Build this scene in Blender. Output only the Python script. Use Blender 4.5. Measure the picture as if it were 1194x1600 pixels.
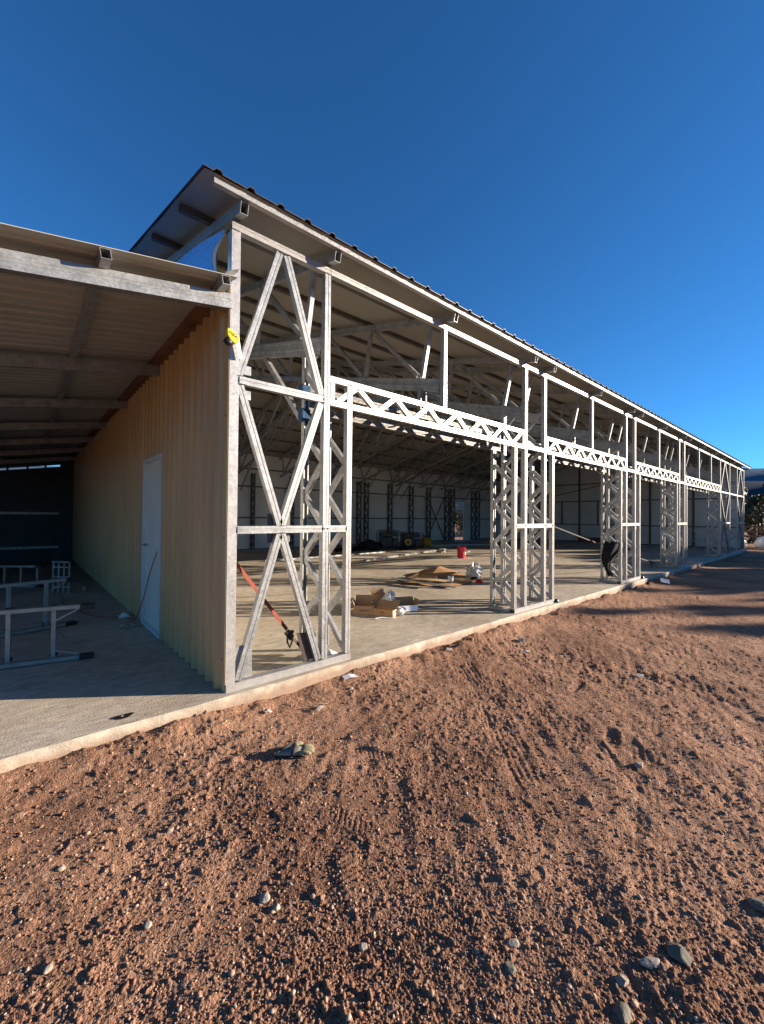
import bpy, math, random
import numpy as np
from mathutils import Vector
R=math.radians
scene=bpy.context.scene
for o in list(bpy.data.objects): bpy.data.objects.remove(o)
C=scene.collection
# ------------------------------------------------------------ camera
cam_d=bpy.data.cameras.new('camera'); cam=bpy.data.objects.new('camera',cam_d); C.objects.link(cam)
yaw,pitch,roll=R(48.687),R(0.710),R(0.511)
F=Vector((math.cos(pitch)*math.cos(yaw),math.cos(pitch)*math.sin(yaw),math.sin(pitch)))
r0=F.cross(Vector((0,0,1))).normalized(); u0=r0.cross(F)
rr=r0*math.cos(roll)+u0*math.sin(roll); uu=-r0*math.sin(roll)+u0*math.cos(roll)
from mathutils import Matrix
Mx=Matrix((rr,uu,-F)).transposed().to_4x4(); Mx.translation=Vector((-1.231,-3.248,1.40))
cam.matrix_world=Mx
cam_d.sensor_fit='HORIZONTAL'; cam_d.sensor_width=36; cam_d.lens=640.7/1194*36
cam_d.clip_end=5000; cam_d.clip_start=.05
scene.camera=cam
# ------------------------------------------------------------ sky, sun, exposure
SAZ,SEL=R(-36.0),R(13.5)
w=bpy.data.worlds.new('World'); scene.world=w; w.use_nodes=True
nt=w.node_tree; nt.nodes.clear()
sky=nt.nodes.new('ShaderNodeTexSky'); sky.sky_type='NISHITA'; sky.sun_disc=False
sky.sun_elevation=SEL; sky.sun_rotation=R(90)-SAZ; sky.altitude=1600; sky.air_density=1.0; sky.dust_density=0.3; sky.ozone_density=5.0
bg=nt.nodes.new('ShaderNodeBackground'); bg.inputs['Strength'].default_value=0.065
ow=nt.nodes.new('ShaderNodeOutputWorld')
tint=nt.nodes.new('ShaderNodeMix'); tint.data_type='RGBA'; tint.blend_type='MULTIPLY'; tint.inputs[0].default_value=1; tint.inputs[7].default_value=(.42,.87,1.07,1)
nt.links.new(sky.outputs[0],tint.inputs[6]); nt.links.new(tint.outputs[2],bg.inputs[0]); nt.links.new(bg.outputs[0],ow.inputs[0])
sd=bpy.data.lights.new('sun','SUN'); sd.energy=4.6; sd.angle=R(0.5); sd.color=(1.0,0.845,0.68)
so=bpy.data.objects.new('sun',sd); C.objects.link(so)
sdir=Vector((math.cos(SAZ)*math.cos(SEL),math.sin(SAZ)*math.cos(SEL),math.sin(SEL)))
so.rotation_euler=sdir.to_track_quat('Z','Y').to_euler(); so.location=(20,-15,12)
vs=scene.view_settings; vs.view_transform='Standard'; vs.look='None'; vs.gamma=1; vs.use_curve_mapping=False
vs.exposure=1.5
rnd=random.Random(7); rng=np.random.default_rng(11)

# ------------------------------------------------------------ materials
def mat(name,col,rough=.6,metal=0.0,var=0.0,scale=8.0,bump=0.0,bscale=60.0,col2=None,detail=6,spec=None,stretch=None,trans=0):
    m=bpy.data.materials.new(name); m.use_nodes=True; n=m.node_tree.nodes; l=m.node_tree.links
    b=n['Principled BSDF']; b.inputs['Roughness'].default_value=rough; b.inputs['Metallic'].default_value=metal
    b.inputs['Base Color'].default_value=(*col,1)
    if spec is not None: b.inputs['Specular IOR Level'].default_value=spec
    if trans: b.inputs['Transmission Weight'].default_value=trans
    tc=n.new('ShaderNodeTexCoord'); src=tc.outputs['Object']
    if stretch:
        mp=n.new('ShaderNodeMapping'); mp.inputs['Scale'].default_value=stretch; l.new(src,mp.inputs[0]); src=mp.outputs[0]
    if col2 is not None or var:
        no=n.new('ShaderNodeTexNoise'); no.inputs['Scale'].default_value=scale; no.inputs['Detail'].default_value=detail; l.new(src,no.inputs['Vector'])
        cr=n.new('ShaderNodeValToRGB'); l.new(no.outputs['Fac'],cr.inputs[0])
        c2=col2 if col2 is not None else tuple(c*(1+var) for c in col); c1=col if col2 is not None else tuple(c*(1-var) for c in col)
        cr.color_ramp.elements[0].position=.33; cr.color_ramp.elements[1].position=.67
        cr.color_ramp.elements[0].color=(*c1,1); cr.color_ramp.elements[1].color=(*c2,1)
        l.new(cr.outputs[0],b.inputs['Base Color'])
    if bump:
        nb=n.new('ShaderNodeTexNoise'); nb.inputs['Scale'].default_value=bscale; nb.inputs['Detail'].default_value=5; l.new(src,nb.inputs['Vector'])
        bp=n.new('ShaderNodeBump'); bp.inputs['Strength'].default_value=bump; bp.inputs['Distance'].default_value=.01
        l.new(nb.outputs['Fac'],bp.inputs['Height']); l.new(bp.outputs[0],b.inputs['Normal'])
    return m
def galv(name,base,metal,rough,spangle=.25,tint=(1,1,1),dirt=.25):
    m=bpy.data.materials.new(name); m.use_nodes=True; n=m.node_tree.nodes; l=m.node_tree.links; b=n['Principled BSDF']
    b.inputs['Metallic'].default_value=metal
    tc=n.new('ShaderNodeTexCoord')
    v=n.new('ShaderNodeTexVoronoi'); v.inputs['Scale'].default_value=75; l.new(tc.outputs['Object'],v.inputs['Vector'])
    sp=n.new('ShaderNodeSeparateColor'); l.new(v.outputs['Color'],sp.inputs[0])
    no=n.new('ShaderNodeTexNoise'); no.inputs['Scale'].default_value=9; no.inputs['Detail'].default_value=7; l.new(tc.outputs['Object'],no.inputs['Vector'])
    mr=n.new('ShaderNodeMapRange'); l.new(sp.outputs[0],mr.inputs[0]); mr.inputs[3].default_value=1-spangle; mr.inputs[4].default_value=1+spangle*.4
    m2=n.new('ShaderNodeMapRange'); l.new(no.outputs['Fac'],m2.inputs[0]); m2.inputs[1].default_value=.3; m2.inputs[2].default_value=.7; m2.inputs[3].default_value=1-dirt; m2.inputs[4].default_value=1.08
    mu=n.new('ShaderNodeMath'); mu.operation='MULTIPLY'; l.new(mr.outputs[0],mu.inputs[0]); l.new(m2.outputs[0],mu.inputs[1])
    mx=n.new('ShaderNodeVectorMath'); mx.operation='SCALE'; mx.inputs[0].default_value=tuple(base*t for t in tint); l.new(mu.outputs[0],mx.inputs['Scale'])
    l.new(mx.outputs[0],b.inputs['Base Color'])
    m3=n.new('ShaderNodeMapRange'); l.new(sp.outputs[1],m3.inputs[0]); m3.inputs[3].default_value=rough-.08; m3.inputs[4].default_value=rough+.12
    l.new(m3.outputs[0],b.inputs['Roughness'])
    bp=n.new('ShaderNodeBump'); bp.inputs['Strength'].default_value=.12; bp.inputs['Distance'].default_value=.004; l.new(no.outputs['Fac'],bp.inputs['Height']); l.new(bp.outputs[0],b.inputs['Normal'])
    return m
M={}
M['galv']=galv('galvanised_steel',.33,.5,.42,.16,(.97,1,1.0),.28)
M['galv_plain']=galv('galvanised_steel_dull',.37,.4,.38,.05,(1,.985,.96),.14)
M['galv_in']=galv('galvanised_steel_weathered',.40,.5,.42,.18,(.98,1,1.0),.35)
M['galv_dark']=galv('steel_darkened',.13,.35,.55,.12,(1,.95,.88),.3)  # dark steel; its low tone also paints the shade on the rear header
M['tan']=mat('tan_painted_sheet',(.51,.35,.17),.45,0,.10,2.5,bump=.05,bscale=9,stretch=(1,1,.3))
M['white_panel']=mat('white_liner_sheet',(.62,.63,.62),.5,0,.07,1.5)
M['ceiling']=mat('reflective_roof_liner',(.31,.29,.25),.5,.1,.06,1.2,bump=.25,bscale=1.2)
M['roof_brown']=mat('dark_brown_roof_sheet',(.045,.035,.032),.45,0,.15,3)
M['lean_sheet']=mat('beige_sheet_underside',(.36,.35,.31),.5,0,.10,2.2,stretch=(.4,3,1))
M['rust']=mat('red_oxide_primer',(.16,.07,.035),.6,0,.25,5)
M['foil']=mat('blue_bubble_foil',(.17,.47,.90),.5,.0,.2,30,bump=.9,bscale=45)
M['foil_back']=mat('white_foil_back',(.72,.70,.66),.5,0,.05,6)
M['door']=mat('white_door_paint',(.70,.69,.60),.4,0,.05,2)
M['frame']=mat('white_frame_metal',(.60,.62,.66),.4,.0,.05,5)
M['dark_wall']=mat('navy_wall_sheet',(.035,.05,.075),.5,0,.2,3)
M['black']=mat('black_plastic',(.012,.012,.013),.45,0,.2,20)
M['fabric']=mat('black_cloth',(.006,.006,.007),.9,0,.3,12,bump=.6,bscale=25)
M['alu']=galv('brushed_aluminium',.36,.5,.45,.05,(1,.97,.92),.25)
M['card']=mat('cardboard',(.42,.235,.105),.85,0,.14,5,bump=.08,bscale=40)
M['card_dark']=mat('cardboard_inside',(.30,.18,.085),.9,0,.14,5)
M['card_pale']=mat('cardboard_pale',(.58,.42,.24),.85,0,.1,5)
M['card_white']=mat('white_printed_card',(.66,.68,.74),.6,0,.08,4)
M['ink']=mat('dark_print_ink',(.02,.022,.03),.7)
M['ink_red']=mat('red_print_ink',(.32,.05,.03),.7)
M['red']=mat('red_bucket_plastic',(.62,.012,.03),.38,0,.06,6)
M['yellow']=mat('yellow_enamel',(.42,.23,.01),.45,0,.12,12)
M['yellow_bright']=mat('yellow_case_plastic',(.80,.58,.03),.4)
M['strap']=mat('orange_webbing',(.22,.045,.02),.8,0,.2,60,bump=.3,bscale=200)
M['strap_dark']=mat('dirty_dark_webbing',(.06,.045,.03),.85,0,.3,30)
M['cord']=mat('red_orange_cord',(.36,.05,.03),.6)
M['paper']=mat('crumpled_paper',(.35,.29,.23),.9,0,.2,30)
M['scrap']=mat('weathered_pale_scrap',(.42,.38,.33),.8,0,.15,20)
M['white']=mat('white_plastic',(.75,.74,.70),.45,0,.08,8)
M['whitepoly']=mat('thin_clear_plastic',(.66,.65,.62),.55,0,.15,25,bump=.4,bscale=30,trans=.25)
M['glove_pale']=mat('suede_glove_leather',(.25,.215,.13),.9,0,.2,40,bump=.4,bscale=90)
M['glove_grey']=mat('pale_glove_back',(.20,.19,.155),.85,0,.15,40)
M['glove_black']=mat('black_glove_trim',(.02,.022,.025),.8)
M['blueplastic']=mat('blue_plastic_scrap',(.010,.05,.12),.8,.1,.3,30,bump=.8,bscale=40)
M['wood']=mat('raw_wood_strip',(.34,.24,.14),.8,0,.2,12,stretch=(1,1,8))
M['brownplate']=mat('brown_painted_flashing',(.075,.055,.05),.4,.2,.15,8)
M['rock']=mat('tan_grey_stone',(.30,.235,.175),.9,0,.25,18,bump=.5,bscale=40)
M['rock_grey']=mat('grey_stone',(.30,.26,.21),.9,0,.25,18,bump=.5,bscale=40)
M['rock_dark']=mat('dark_green_grey_stone',(.13,.12,.09),.85,0,.25,18,bump=.5,bscale=40)
M['bark']=mat('grey_brown_bark',(.13,.095,.07),.9,0,.3,20)
M['leaf']=mat('olive_leaves',(.055,.066,.024),.6,0,.35,1.2)
M['leaf_dry']=mat('dry_yellow_leaves',(.12,.10,.04),.7,0,.35,1.5)

def concrete():
    m=bpy.data.materials.new('dusty_concrete'); m.use_nodes=True; n=m.node_tree.nodes; l=m.node_tree.links; b=n['Principled BSDF']; b.inputs['Roughness'].default_value=.78
    tc=n.new('ShaderNodeTexCoord')
    def noise(s,d,st=None,dist=0):
        x=n.new('ShaderNodeTexNoise'); x.inputs['Scale'].default_value=s; x.inputs['Detail'].default_value=d; x.inputs['Distortion'].default_value=dist
        if st:
            mp=n.new('ShaderNodeMapping'); mp.inputs['Scale'].default_value=st; mp.inputs['Rotation'].default_value=(0,0,.5); l.new(tc.outputs['Object'],mp.inputs[0]); l.new(mp.outputs[0],x.inputs[0])
        else: l.new(tc.outputs['Object'],x.inputs[0])
        return x
    a=noise(.7,8,dist=.6); c=noise(5,8,(1,2.6,1),1.5); d=noise(70,3)
    r=n.new('ShaderNodeValToRGB'); l.new(a.outputs[0],r.inputs[0]); r.color_ramp.elements[0].position=.35; r.color_ramp.elements[1].position=.68
    r.color_ramp.elements[0].color=(.37,.315,.235,1); r.color_ramp.elements[1].color=(.54,.47,.37,1)
    def mul(src,noi,lo,hi):
        mr=n.new('ShaderNodeMapRange'); l.new(noi.outputs[0],mr.inputs[0]); mr.inputs[1].default_value=.32; mr.inputs[2].default_value=.68; mr.inputs[3].default_value=lo; mr.inputs[4].default_value=hi
        s=n.new('ShaderNodeVectorMath'); s.operation='SCALE'; l.new(src,s.inputs[0]); l.new(mr.outputs[0],s.inputs['Scale']); return s.outputs[0]
    o=mul(r.outputs[0],c,.72,1.16); o=mul(o,d,.9,1.08)
    # reddish dirt trodden in
    e=noise(1.6,9,dist=1.0); mr=n.new('ShaderNodeMapRange'); l.new(e.outputs[0],mr.inputs[0]); mr.inputs[1].default_value=.52; mr.inputs[2].default_value=.75; mr.inputs[4].default_value=.55
    mx=n.new('ShaderNodeMix'); mx.data_type='RGBA'; l.new(mr.outputs[0],mx.inputs[0]); l.new(o,mx.inputs[6]); mx.inputs[7].default_value=(.40,.29,.20,1)
    # soil splashed on the lower part of the slab edge
    sz=n.new('ShaderNodeSeparateXYZ'); l.new(tc.outputs['Object'],sz.inputs[0]); f=noise(9,7)
    ma=n.new('ShaderNodeMath'); ma.operation='MULTIPLY_ADD'; l.new(f.outputs[0],ma.inputs[0]); ma.inputs[1].default_value=-.13; l.new(sz.outputs[2],ma.inputs[2])
    ms=n.new('ShaderNodeMapRange'); l.new(ma.outputs[0],ms.inputs[0]); ms.inputs[1].default_value=-.075; ms.inputs[2].default_value=-.14; ms.inputs[3].default_value=0; ms.inputs[4].default_value=.75
    my=n.new('ShaderNodeMix'); my.data_type='RGBA'; l.new(ms.outputs[0],my.inputs[0]); l.new(mx.outputs[2],my.inputs[6]); my.inputs[7].default_value=(.24,.145,.09,1)
    l.new(my.outputs[2],b.inputs['Base Color'])
    bp=n.new('ShaderNodeBump'); bp.inputs['Strength'].default_value=.35; bp.inputs['Distance'].default_value=.008
    ad=n.new('ShaderNodeMath'); ad.operation='ADD'; l.new(c.outputs[0],ad.inputs[0]); l.new(d.outputs[0],ad.inputs[1]); l.new(ad.outputs[0],bp.inputs['Height']); l.new(bp.outputs[0],b.inputs['Normal'])
    return m
M['concrete']=concrete()
def dirt():
    m=bpy.data.materials.new('red_brown_dirt'); m.use_nodes=True; n=m.node_tree.nodes; l=m.node_tree.links; b=n['Principled BSDF']; b.inputs['Roughness'].default_value=.95; b.inputs['Specular IOR Level'].default_value=.15
    tc=n.new('ShaderNodeTexCoord')
    def noise(s,d):
        x=n.new('ShaderNodeTexNoise'); x.inputs['Scale'].default_value=s; x.inputs['Detail'].default_value=d; l.new(tc.outputs['Object'],x.inputs[0]); return x
    a=noise(.9,8); d=noise(38,6); g=noise(140,4)
    r=n.new('ShaderNodeValToRGB'); l.new(a.outputs[0],r.inputs[0]); r.color_ramp.elements[0].position=.32; r.color_ramp.elements[1].position=.68
    r.color_ramp.elements[0].color=(.195,.100,.062,1); r.color_ramp.elements[1].color=(.42,.24,.15,1)
    def mul(src,noi,lo,hi):
        mr=n.new('ShaderNodeMapRange'); l.new(noi.outputs[0],mr.inputs[0]); mr.inputs[1].default_value=.3; mr.inputs[2].default_value=.7; mr.inputs[3].default_value=lo; mr.inputs[4].default_value=hi
        s=n.new('ShaderNodeVectorMath'); s.operation='SCALE'; l.new(src,s.inputs[0]); l.new(mr.outputs[0],s.inputs['Scale']); return s.outputs[0]
    o=mul(r.outputs[0],d,.72,1.22); o=mul(o,g,.8,1.2)
    v=n.new('ShaderNodeTexVoronoi'); v.inputs['Scale'].default_value=55; l.new(tc.outputs['Object'],v.inputs['Vector'])
    sp=n.new('ShaderNodeSeparateColor'); l.new(v.outputs['Color'],sp.inputs[0])
    gt=n.new('ShaderNodeMapRange'); l.new(sp.outputs[0],gt.inputs[0]); gt.inputs[1].default_value=.86; gt.inputs[2].default_value=.98; gt.inputs[4].default_value=.55
    mx=n.new('ShaderNodeMix'); mx.data_type='RGBA'; l.new(gt.outputs[0],mx.inputs[0]); l.new(o,mx.inputs[6]); mx.inputs[7].default_value=(.46,.32,.23,1)
    l.new(mx.outputs[2],b.inputs['Base Color'])
    bp=n.new('ShaderNodeBump'); bp.inputs['Strength'].default_value=.9; bp.inputs['Distance'].default_value=.016
    q_=noise(11,8); a0=n.new('ShaderNodeMath'); a0.operation='MULTIPLY_ADD'; l.new(q_.outputs[0],a0.inputs[0]); a0.inputs[1].default_value=2.6; l.new(d.outputs[0],a0.inputs[2])
    ad=n.new('ShaderNodeMath'); ad.operation='ADD'; l.new(a0.outputs[0],ad.inputs[0]); l.new(g.outputs[0],ad.inputs[1]); l.new(ad.outputs[0],bp.inputs['Height']); l.new(bp.outputs[0],b.inputs['Normal'])
    return m
M['dirt']=dirt()
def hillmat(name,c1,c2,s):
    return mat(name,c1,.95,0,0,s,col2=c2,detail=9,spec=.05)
M['hill']=hillmat('wooded_slope_haze_dark',(.012,.028,.045),(.02,.045,.06),.06)  # shade and blue air haze put into the slope colour
M['hill_far']=hillmat('far_slope_haze_blue',(.075,.125,.16),(.10,.16,.20),.02)  # distance haze painted in as pale blue, no volume

# ------------------------------------------------------------ mesh helpers
class MB:
    def __init__(s): s.v=[]; s.f=[]; s.sm=False
    def add(s,vs,fs):
        k=len(s.v); s.v+= [tuple(map(float,v)) for v in vs]; s.f+=[tuple(i+k for i in f) for f in fs]; return s
    def box(s,lo,hi):
        x0,y0,z0=lo; x1,y1,z1=hi
        return s.add([(x0,y0,z0),(x1,y0,z0),(x1,y1,z0),(x0,y1,z0),(x0,y0,z1),(x1,y0,z1),(x1,y1,z1),(x0,y1,z1)],
                     [(0,3,2,1),(4,5,6,7),(0,1,5,4),(1,2,6,5),(2,3,7,6),(3,0,4,7)])
    def prof(s,p,q,prof,n,caps=True):
        p=Vector(p);q=Vector(q);a=(q-p).normalized(); n=Vector(n); n=(n-a*n.dot(a)).normalized(); b=a.cross(n)
        k=len(prof); vs=[p+b*x+n*y for x,y in prof]+[q+b*x+n*y for x,y in prof]
        fs=[(i,(i+1)%k,(i+1)%k+k,i+k) for i in range(k)]
        if caps: fs+=[tuple(range(k))[::-1],tuple(range(k,2*k))]
        return s.add(vs,fs)
    def bar(s,p,q,w,d,n):            # solid bar; outer face at p/q on side n
        return s.prof(p,q,[(-w/2,-d),(w/2,-d),(w/2,0),(-w/2,0)],n)
    def cee(s,p,q,w,d,n,lip=.012,t=.003,groove=True):
        h=w/2
        pr=[(-h,-d),(-h+lip,-d),(-h+lip,-d+t),(-h+t,-d+t),(-h+t,-t-.004),(h-t,-t-.004),(h-t,-d+t),(h-lip,-d+t),(h-lip,-d),(h,-d),(h,0)]
        if groove: pr+=[(h*.25,0),(h*.15,-.003),(-h*.15,-.003),(-h*.25,0)]
        pr+=[(-h,0)]
        return s.prof(p,q,pr,n)
    def tube(s,p,q,w,d,n,t=.003):    # hollow box section, open ends
        p=Vector(p);q=Vector(q);a=(q-p).normalized(); n=Vector(n); n=(n-a*n.dot(a)).normalized(); b=a.cross(n)
        o=[(-w/2,-d),(w/2,-d),(w/2,0),(-w/2,0)]; i_=[(-w/2+t,-d+t),(w/2-t,-d+t),(w/2-t,-t),(-w/2+t,-t)]
        vs=[p+b*x+n*y for x,y in o]+[q+b*x+n*y for x,y in o]+[p+b*x+n*y for x,y in i_]+[q+b*x+n*y for x,y in i_]
        fs=[]
        for i in range(4):
            j=(i+1)%4; fs+=[(i,j,j+4,i+4),(8+i,12+i,12+j,8+j),(i,8+i,8+j,j),(4+i,4+j,12+j,12+i)]
        return s.add(vs,fs)
    def rod(s,pts,r,k=8,closed=True):
        pts=[Vector(p) for p in pts]; rs=r if isinstance(r,(list,tuple)) else [r]*len(pts); base=len(s.v); vs=[];fs=[]
        t0=(pts[1]-pts[0]).normalized(); ref=Vector((0,0,1)) if abs(t0.z)<.9 else Vector((1,0,0)); nrm=t0.cross(ref).normalized()
        for i,p in enumerate(pts):
            t=(pts[min(i+1,len(pts)-1)]-pts[max(i-1,0)]).normalized(); nrm=(nrm-t*nrm.dot(t)).normalized(); b=t.cross(nrm)
            vs+=[p+(nrm*math.cos(2*math.pi*j/k)+b*math.sin(2*math.pi*j/k))*rs[i] for j in range(k)]
        for i in range(len(pts)-1):
            for j in range(k): fs.append((i*k+j,i*k+(j+1)%k,(i+1)*k+(j+1)%k,(i+1)*k+j))
        if closed: fs+=[tuple(range(k))[::-1],tuple(range((len(pts)-1)*k,len(pts)*k))]
        return s.add(vs,fs)
    def lathe(s,c,prof,k=24,sx=1,sy=1):
        vs=[];fs=[]
        for r,z in prof: vs+=[(c[0]+r*sx*math.cos(2*math.pi*j/k),c[1]+r*sy*math.sin(2*math.pi*j/k),c[2]+z) for j in range(k)]
        for i in range(len(prof)-1):
            for j in range(k): fs.append((i*k+j,i*k+(j+1)%k,(i+1)*k+(j+1)%k,(i+1)*k+j))
        fs+=[tuple(range(k))[::-1],tuple(range((len(prof)-1)*k,len(prof)*k))]
        return s.add(vs,fs)
    def build(s,name,m,parent=None,smooth=False,origin=None,bevel=0):
        me=bpy.data.meshes.new(name)
        off=np.array(parent_loc(parent)) if parent is not None else np.array(origin if origin is not None else (0,0,0),float)
        v=np.array(s.v)-off
        me.from_pydata(v.tolist(),[],s.f); me.materials.append(M[m] if isinstance(m,str) else m)
        if smooth: me.polygons.foreach_set('use_smooth',[True]*len(me.polygons))
        me.update(); o=bpy.data.objects.new(name,me); C.objects.link(o)
        if parent is not None: o.parent=parent
        elif origin is not None: o.location=origin
        if bevel:
            b=o.modifiers.new('bevel','BEVEL'); b.width=bevel; b.segments=2; b.limit_method='ANGLE'
        return o
LOC={}
def parent_loc(p):
    x=np.zeros(3)
    while p is not None: x=x+np.array(p.location); p=p.parent
    return x
def thing(name,label,cat,loc=(0,0,0),group=None):
    o=bpy.data.objects.new(name,None); C.objects.link(o); o.location=loc; o.empty_display_size=.2
    return tag(o,label,cat,group)
def tag(o,label,cat,group=None,kind=None):
    o['label']=label; o['category']=cat
    if group: o['group']=group
    if kind: o['kind']=kind
    return o
def structure(o): o['kind']='structure'; return o

# ------------------------------------------------------------ noise
P=rng.permutation(4096)
def perlin(x,y,seed=0):
    xi=np.floor(x).astype(int); yi=np.floor(y).astype(int); xf=x-xi; yf=y-yi
    u=xf*xf*xf*(xf*(xf*6-15)+10); v=yf*yf*yf*(yf*(yf*6-15)+10)
    def g(ix,iy,dx,dy):
        h=P[(P[(ix+seed*131)&4095]+iy)&4095]*(2*np.pi/4096); return np.cos(h)*dx+np.sin(h)*dy
    a=g(xi,yi,xf,yf); b=g(xi+1,yi,xf-1,yf); c=g(xi,yi+1,xf,yf-1); d=g(xi+1,yi+1,xf-1,yf-1)
    return ((a*(1-u)+b*u)*(1-v)+(c*(1-u)+d*u)*v)*1.5
FOOT=[(.05,-1.55,2.1),(-.12,-1.78,1.2),(1.9,-2.15,.6),(.50,-1.20,2.3),(2.6,-1.6,.3),(1.7,-1.1,2.0)]
def ground_h(x,y):
    near=np.clip((15-np.hypot(x+1.2,y+3.2))/8,0,1)
    h=-.135+.045*perlin(x*.22,y*.22,1)*np.clip((-y-.2)/2,0,1)+.016*perlin(x*.8,y*.8,2)
    wx=x+.012*perlin(x*14,y*14,21); wy=y+.012*perlin(x*14+5,y*14,22)      # warp so nothing looks round
    rough=np.clip(.62+1.0*perlin(x*1.1,y*1.1,8)+.5*perlin(x*3.3,y*3.3,14),.06,1.25)
    h+=near*.010*perlin(x*3.1,y*3.1,3)+near*.0055*perlin(wx*8,wy*8,4)
    h+=near*.0042*(np.abs(perlin(wx*19,wy*19,5))-.25)*(.3+.7*rough)
    h+=near*rough*.0056*(np.abs(perlin(wx*52,wy*52,6))-.2)
    h+=near*(.35+.65*rough)*(.0042*perlin(wx*100,wy*100,7)+.0042*np.abs(perlin(wx*160,wy*160,15)))
    cl=np.clip(perlin(wx*30,wy*30,9)-.42,0,1); h+=near*.035*cl*rough
    cl=np.clip(perlin(wx*12+7,wy*12,12)-.50,0,1); h+=near*.03*cl
    for an,sd,k_ in ((50,31,1.0),(20,32,.8)):      # faint drag streaks left by wheels and a grader
        u=x*np.cos(R(an))+y*np.sin(R(an)); v=-x*np.sin(R(an))+y*np.cos(R(an)); v=v+.06*np.sin(u*.9)
        h+=near*k_*.0085*perlin(u*1.6,v*15,sd)*np.clip(perlin(x*.7,y*.7,sd+5)+.35,0,1)
    for fx,fy,a in FOOT:
        u=(x-fx)*np.cos(a)+(y-fy)*np.sin(a); v=-(x-fx)*np.sin(a)+(y-fy)*np.cos(a); v=v+.018*np.sin(u*14)
        d=(np.abs(u)/.135)**3+(np.abs(v)/.048)**3; m=np.exp(-d**3)
        h=h*(1-.55*m)+(-.142)*.55*m-.004*m+m*.0014*np.sign(np.sin(u*210+2*v*30))+.006*near*np.exp(-((d-1.5)/.6)**2)*np.clip(perlin(x*9,y*9,17)+.4,0,1)
    # worn tyre tracks with long ribs
    for off,ang,x0,y0 in [(0,R(48),.85,-2.95),(.30,R(51),.80,-2.7),(0,R(22),2.4,-2.2)]:
        ca,sa=np.cos(ang),np.sin(ang)
        u=(x-x0)*ca+(y-y0)*sa; v=-(x-x0)*sa+(y-y0)*ca-off+.10*np.sin(u*.8)
        m=np.exp(-(v/.12)**6)*np.clip((5-np.abs(u))/2,0,1)*np.clip(.25+1.3*perlin(u*1.1,v*0+off,10)+.9*perlin(x*5,y*5,16),0,1)
        h+=-.005*m+m*.0022*np.sin(v*150+1.2*np.sin(u*5)+2*perlin(x*6,y*6,18))
    # spoil banked against the slab
    e=np.exp(-((y+.12)/.20)**2)*(y<.0)*np.clip((27-x)/3,0,1)
    h+=e*(.040+.030*np.clip(.5-x,0,1)+.035*perlin(x*1.7,y*1.7,11)+.022*perlin(x*6,y*6,13))
    inside=(y>-.04)&(x>-4.3)&(x<24.75)&(y<13.1)
    h=np.where(inside,-.45,h)
    return h
def build_ground():
    cx,cy=-1.2,-3.25
    ys=np.concatenate([np.arange(720,63,-1.1),np.zeros(0)]); rs=627/ys*1.0
    r2=[rs[-1]]; 
    while r2[-1]<400: r2.append(r2[-1]*1.035)
    rs=np.concatenate([[.05,.3,.55,.75],rs,r2[1:]])
    th=np.concatenate([np.arange(-5,103,.15),np.arange(103,355,1.2)]); th=np.radians(th)
    Rg,T=np.meshgrid(rs,th,indexing='ij'); X=cx+Rg*np.cos(T); Y=cy+Rg*np.sin(T)
    Z=ground_h(X,Y)
    nr,ntn=X.shape; V=np.stack([X,Y,Z],-1).reshape(-1,3)
    i,j=np.meshgrid(np.arange(nr-1),np.arange(ntn),indexing='ij'); j2=(j+1)%ntn
    Fq=np.stack([i*ntn+j,(i+1)*ntn+j,(i+1)*ntn+j2,i*ntn+j2],-1).reshape(-1,4)
    me=bpy.data.meshes.new('ground'); me.vertices.add(len(V)); me.vertices.foreach_set('co',V.ravel())
    me.loops.add(Fq.size); me.loops.foreach_set('vertex_index',Fq.ravel().astype(np.int32))
    me.polygons.add(len(Fq)); me.polygons.foreach_set('loop_start',np.arange(0,Fq.size,4,dtype=np.int32)); me.polygons.foreach_set('loop_total',np.full(len(Fq),4,np.int32))
    me.polygons.foreach_set('use_smooth',np.ones(len(Fq),bool))
    me.materials.append(M['dirt']); me.update(); me.validate()
    o=bpy.data.objects.new('ground',me); C.objects.link(o); structure(o)
build_ground()

# hills
def hill(name,dist,hfun,az0,az1,m):
    b=MB(); n=90
    vs=[];fs=[]
    for i in range(n+1):
        a=R(az0+(az1-az0)*i/n); h=hfun(math.degrees(a))
        for k,(dr,hh) in enumerate([(-.35,-.02),(-.2,.35),(-.08,.78),(0,1.0),(.2,.6)]):
            d=dist*(1+dr); jit=1+.05*math.sin(i*1.7+k*2.1)
            vs.append((-1.2+d*math.cos(a),-3.2+d*math.sin(a),-1+h*hh*(jit if 0<k<3 else 1)))
    for i in range(n):
        for k in range(4): fs.append((i*5+k,i*5+k+1,(i+1)*5+k+1,(i+1)*5+k))
    b.add(vs,fs); structure(b.build(name,m,smooth=True))
def hh1(a): return 22.5+2*math.sin(a*.31)+1.2*math.sin(a*.9)+.5*math.sin(a*2.3)
def hh2(a): return 77+1.8*math.sin(a*.5+1.0)+6*math.sin(a*.11)+.8*math.sin(a*1.9)
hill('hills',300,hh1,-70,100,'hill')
hill('far_hills',820,hh2,-70,100,'hill_far')

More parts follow.
